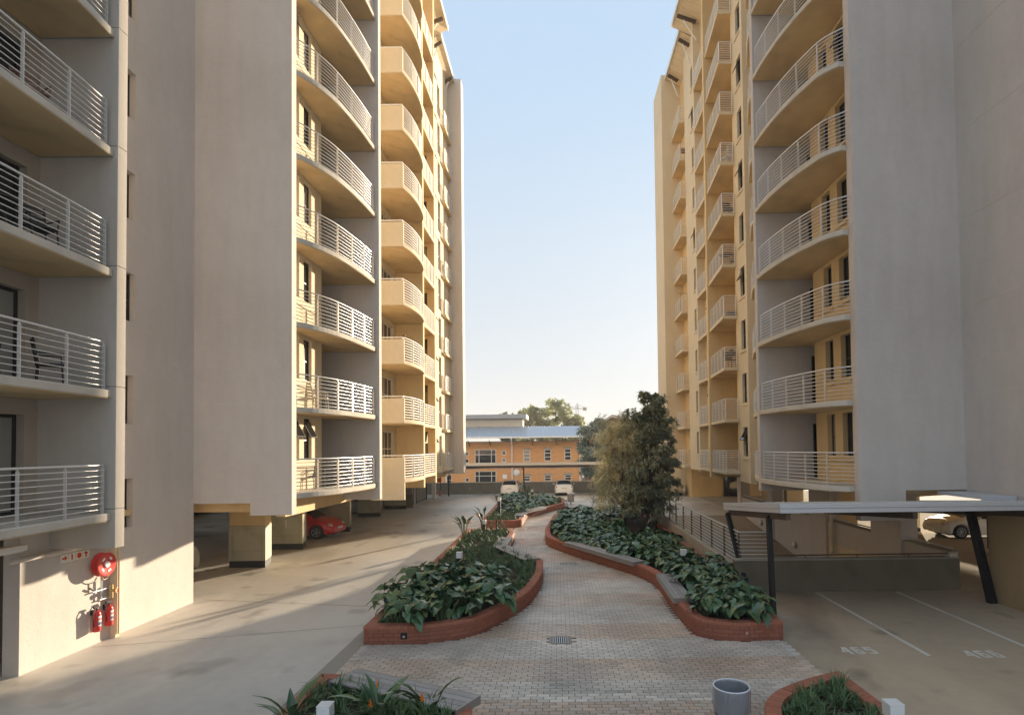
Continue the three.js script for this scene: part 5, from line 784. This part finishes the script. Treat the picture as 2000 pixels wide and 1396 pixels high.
const tyreM = std([.018, .018, .018], { roughness: .85 }), rimM = std([.42, .42, .42], { roughness: .3, metalness: .85 }), rimDark = std([.05, .05, .055], { roughness: .35, metalness: .7 }), lampRed = std([.42, .012, .01], { roughness: .2 }), lampClear = new THREE.MeshPhysicalMaterial({ color: new THREE.Color(.62, .62, .6), roughness: .12, clearcoat: 1 });
function wheel(t, x, z, r, rm, spokes) {
  const s = Math.sign(x), turn = g => { g.rotateZ(-s * Math.PI / 2); return g; }, w = part('wheel', turn(new THREE.LatheGeometry([[r * .66, -.1], [r * .93, -.1], [r, -.06], [r, .07], [r * .94, .1], [r * .68, .1]].map(p => new THREE.Vector2(...p)), 30)), tyreM, t, [x, r, z]);
  part('brake_disc', turn(new THREE.CylinderGeometry(r * .68, r * .68, .02, 24).translate(0, .02, 0)), M.black, w); const L = [turn(new THREE.TorusGeometry(r * .65, .018, 6, 30).rotateX(Math.PI / 2).translate(0, .09, 0)), turn(new THREE.CylinderGeometry(r * .14, r * .14, .04, 12).translate(0, .075, 0))];
  for (let i = 0; i < spokes; i++) { const g = new THREE.BoxGeometry(r * (spokes > 7 ? .07 : .17), .03, r * .55); g.translate(0, .075, r * .37); g.rotateY(i * 6.283 / spokes); L.push(turn(g)); } part('rim', merge(L), rm, w);
}
const SEDAN = { L: 4.5, W: 1.8, wb: [-1.4, 1.36], wr: .32, side: [[-1.15, -.3], [-.22, .62]], screens: [[-1.75, -1.02], [.62, 1.22]], sta: [[-2.25, .42, .78, .86, .72, .6], [-2.16, .3, .9, 1.0, .80, .64], [-1.75, .26, .94, 1.06, .88, .68], [-1.0, .2, .95, 1.38, .9, .58], [-.2, .2, .93, 1.42, .9, .6], [.5, .2, .92, 1.38, .9, .6], [1.25, .22, .9, .98, .89, .7], [1.8, .24, .8, .86, .86, .66], [2.14, .3, .66, .72, .76, .58], [2.25, .38, .52, .58, .64, .5]] };
const BEETLE = { L: 4.28, W: 1.82, wb: [-1.25, 1.28], wr: .34, side: [[-1.2, -.3], [-.2, .66]], screens: [[-1.6, -1.0], [.6, 1.12]], sta: [[-2.14, .45, .62, .68, .66, .42], [-2.0, .3, .78, .92, .78, .5], [-1.5, .24, .93, 1.2, .9, .56], [-.8, .2, .95, 1.45, .91, .6], [-.1, .2, .94, 1.5, .91, .6], [.55, .2, .93, 1.4, .91, .6], [1.12, .22, .93, 1.04, .91, .64], [1.6, .25, .84, .93, .9, .6], [1.95, .3, .66, .76, .82, .5], [2.14, .4, .5, .56, .66, .42]] };
const HATCH = { ...SEDAN, L: 4.0, wb: [-1.22, 1.2], side: [[-1.3, -.35], [-.25, .6]], screens: [[-1.95, -1.5], [.6, 1.12]], sta: [[-2.0, .4, .85, .98, .74, .6], [-1.92, .28, .92, 1.1, .82, .62], [-1.5, .24, .95, 1.42, .87, .58], [-.6, .2, .94, 1.48, .88, .6], [.5, .2, .93, 1.42, .88, .6], [1.15, .22, .92, 1.0, .87, .68], [1.65, .26, .8, .86, .82, .6], [1.9, .32, .6, .66, .72, .5], [2.0, .4, .5, .55, .62, .45]] };
function car(label, color, kind, pos, turn, { rm = rimM, spokes = 5, rear = true, plate = [.66, .64, .52] } = {}) {
  const t = thing('parked_car', label, 'car', pos, turn), pm = new THREE.MeshPhysicalMaterial({ color: new THREE.Color(...color), roughness: .35, clearcoat: .8, clearcoatRoughness: .08 }), g = carParts(kind, pm);
  part('body', g.body, pm, t); part('window_glass', g.glass, M.glass, t); part('underbody', box(-.78, .78, .16, .5, -kind.L / 2 + .35, kind.L / 2 - .35, .03), M.black, t);
  for (const z of kind.wb) for (const s of [-1, 1]) wheel(t, s * .78, z, kind.wr, rm, spokes);
  const H = kind.L / 2;
  for (const s of [-1, 1]) {
    part('tail_light', new RoundedBoxGeometry(.34, .13, .2, 2, .04).translate(s * .6, .84, -H + .13), lampRed, t); const hl = new THREE.SphereGeometry(.15, 16, 10).scale(1.15, .75, 1.1).translate(s * .6, .66, H - .26); part('headlight', hl, lampClear, t);
    part('mirror', new RoundedBoxGeometry(.2, .13, .1, 2, .04).translate(s * 1.0, .98, .62), pm, t);
  }
  const pl = part('number_plate', new THREE.BoxGeometry(.48, .11, .02).translate(0, .73, -H - .004), std(plate), t); part('boot_seam', merge([new THREE.BoxGeometry(1.2, .008, .02).translate(0, .56, -H + .05)]), M.black, t); part('rear_bumper_trim', new RoundedBoxGeometry(1.3, .12, .12, 2, .03).translate(0, .32, -H + .08), M.black, t);
  part('front_grille', new RoundedBoxGeometry(1.0, .12, .1, 2, .03).translate(0, .42, H - .07), M.black, t); part('number_plate', new THREE.BoxGeometry(.48, .11, .02).translate(0, .52, H + .005), std([.7, .7, .66]), t);
  return t;
}
car('red rounded hatchback between the columns under the left tower', [.68, .008, .014], BEETLE, [-13.6, 0, -29.8], Math.PI / 2 - .1, { spokes: 5 });
car('white saloon parked tail-first on the left in front of the low wall', [.88, .86, .82], HATCH, [-4.55, 0, -55.0], Math.PI - .06);
car('white saloon parked tail-first on the right with a dark rear window', [.9, .89, .86], SEDAN, [.5, 0, -55.2], Math.PI);
car('pale car half hidden by the foliage right of the white saloon', [.42, .44, .42], SEDAN, [4.6, 0, -55.2], Math.PI);
car('beige saloon under the right tower seen through the tree', [.46, .38, .28], SEDAN, [10.6, 0, -53.5], Math.PI - .05);
car('white coupe showing its front wheel through the ramp wall opening', [.88, .85, .78], SEDAN, [20.3, 0, -27.4], -Math.PI / 2 - .03, { rm: rimM, spokes: 10 });
car('silver hatchback with its tail showing under the left tower', [.42, .42, .41], HATCH, [-14.9, 0, -40.6], -Math.PI / 2 + .05);
car('dark car with bright headlights deep under the left tower', [.02, .02, .022], SEDAN, [-14.2, 0, -46.4 + 1], Math.PI / 2);
car('white car just showing past the corner of the sunlit wall', [.72, .73, .70], HATCH, [-15.3, 0, -20.2], -Math.PI / 2 - .05);
// ------------------------------------------------------------------ things standing on the balconies
function chair(label, m, pos, turn) { const t = thing('balcony_chair', label, 'chair', pos, turn); part('seat', new RoundedBoxGeometry(.46, .035, .44, 2, .012).translate(0, .43, 0), m, t); const b = []; for (let i = 0; i < 5; i++) { const g = new RoundedBoxGeometry(.44, .065, .02, 2, .008); g.rotateX(-.18); g.translate(0, .52 + i * .095, -.22 - i * .017); b.push(g); } part('backrest', merge(b), m, t); for (const [x, z] of [[-.2, .19], [.2, .19], [-.2, -.19], [.2, -.19]]) part('leg', bar([x, .42, z], [x * 1.12, 0, z * 1.15], .016), m, t); for (const s of [-1, 1]) part('armrest', merge([bar([s * .23, .64, -.24], [s * .24, .64, .18], .016), bar([s * .24, .64, .18], [s * .21, .42, .19], .014), bar([s * .22, .95, -.29], [s * .22, .42, -.2], .016)]), m, t); return t; }
function table(label, m, pos) { const t = thing('balcony_table', label, 'table', pos); part('tabletop', new THREE.CylinderGeometry(.38, .38, .025, 28).translate(0, .7, 0), m, t); for (let i = 0; i < 4; i++) { const a = i * 1.571 + .6; part('leg', bar([Math.cos(a) * .12, .69, Math.sin(a) * .12], [Math.cos(a) * .3, 0, Math.sin(a) * .3], .014), m, t); } return t; }
const dk = std([.03, .027, .025], { roughness: .6 }), wd = std([.26, .15, .07], { roughness: .7, map: withRepeat(timberC, 2) });
chair('dark chair on the second near left balcony by the railing end', dk, [-10.25, S(2), -11.35], 2.4); chair('dark chair on the second near left balcony further from the fin', dk, [-10.3, S(2), -10.0], .9); chair('dark chair on the third near left balcony', dk, [-10.2, S(3), -11.0], 1.2); table('dark round table on the third near left balcony', dk, [-10.35, S(3), -10.2]);
chair('brown folding chair on the fourth near left balcony', std([.22, .12, .08], { roughness: .7 }), [-10.3, S(4), -10.9], 1.1); chair('metal chair on the fourth near left balcony nearest the door', M.steel, [-10.4, S(4), -9.9], .3);
chair('pale chair on the second curved left balcony', std([.5, .45, .36]), [-8.1, S(2), -19.2], 1.8); table('small table on the lowest curved left balcony', std([.5, .46, .4]), [-7.9, S(1), -20.9]); chair('dark chair on the lowest curved left balcony', dk, [-8.25, S(1), -19.1], 1.2);
chair('white slatted chair on a right corner balcony six floors up', M.white, [9.0, S(7), -29.15], Math.PI + .5); chair('black chair on the right corner balcony fifth floor', dk, [9.15, S(6), -29.3], .3); table('round wooden table on a right corner balcony', wd, [8.95, S(5), -29.3]); chair('wooden chair beside the round table on a right corner balcony', wd, [9.45, S(5), -29.5], -.6);
chair('dark wooden chair on the right corner balcony third floor', std([.12, .065, .035]), [9.0, S(3), -29.2], .2); table('low pale table on the lowest right corner balcony', std([.6, .55, .45]), [9.35, S(1), -29.4]);
lone('parasol', 'folded brown umbrella top on a right corner balcony third floor', 'parasol', [new THREE.ConeGeometry(.4, .3, 10, 1).translate(9.2, S(3) + .95, -29.6), bar([9.2, S(3), -29.6], [9.2, S(3) + .9, -29.6], .02)], std([.14, .08, .05]));
lone('blanket', 'dark red blanket hung over a far right balcony rail', 'blanket', [box(8.75, 9.2, S(9) + .35, S(9) + .75, 38.49, 38.53, .012)], std([.22, .04, .05], { roughness: .95 }));
lone('blanket', 'grey cloth lying behind a right corner balcony rail', 'blanket', [box(8.8, 9.3, S(4) + .02, S(4) + .3, 28.8, 29.2, .08)], std([.22, .20, .19], { roughness: .95 }));
{ const t = thing('clothes_airer', 'thin clothes airer on a far right balcony fifth floor', 'airer', [8.95, S(5), -39.0]); part('frame', merge([bar([-.3, 0, 0], [-.3, 1.35, 0], .012), bar([.2, 0, 0], [.2, 1.35, 0], .012), bar([-.5, 1.35, 0], [.4, 1.35, 0], .012)]), M.darkSteel, t); }
lone('satellite_dish', 'white satellite dish on the left far balcony', 'dish', [new THREE.SphereGeometry(.4, 18, 8, 0, 6.3, 0, .9).rotateX(-Math.PI / 2).translate(-7.95, S(6) + .6, -38.8)], M.whiteRail);
{ const t = thing('potted_plant', 'small potted plant on a solid left balcony parapet', 'plant', [-6.92, S(3) + .94, -25.2]); part('pot', new THREE.CylinderGeometry(.1, .08, .12, 14).translate(0, .16, 0), std([.25, .12, .06]), t); part('foliage', LEAF[0].clone().scale(.4, .4, .4).translate(0, .24, 0), leafM[1], t); }
// unseen far blocks added on the horizon so that the low sun comes over roofs, plus hedges behind the wall
lone('added_far_block', 'added unseen low blocks far behind the right tower for the low sun', 'building', [box(18, 44, 0, 7, 92, 104), box(50, 90, 0, 9, 120, 140)], M.wall);
shade(scene);
renderer.render(scene, camera);
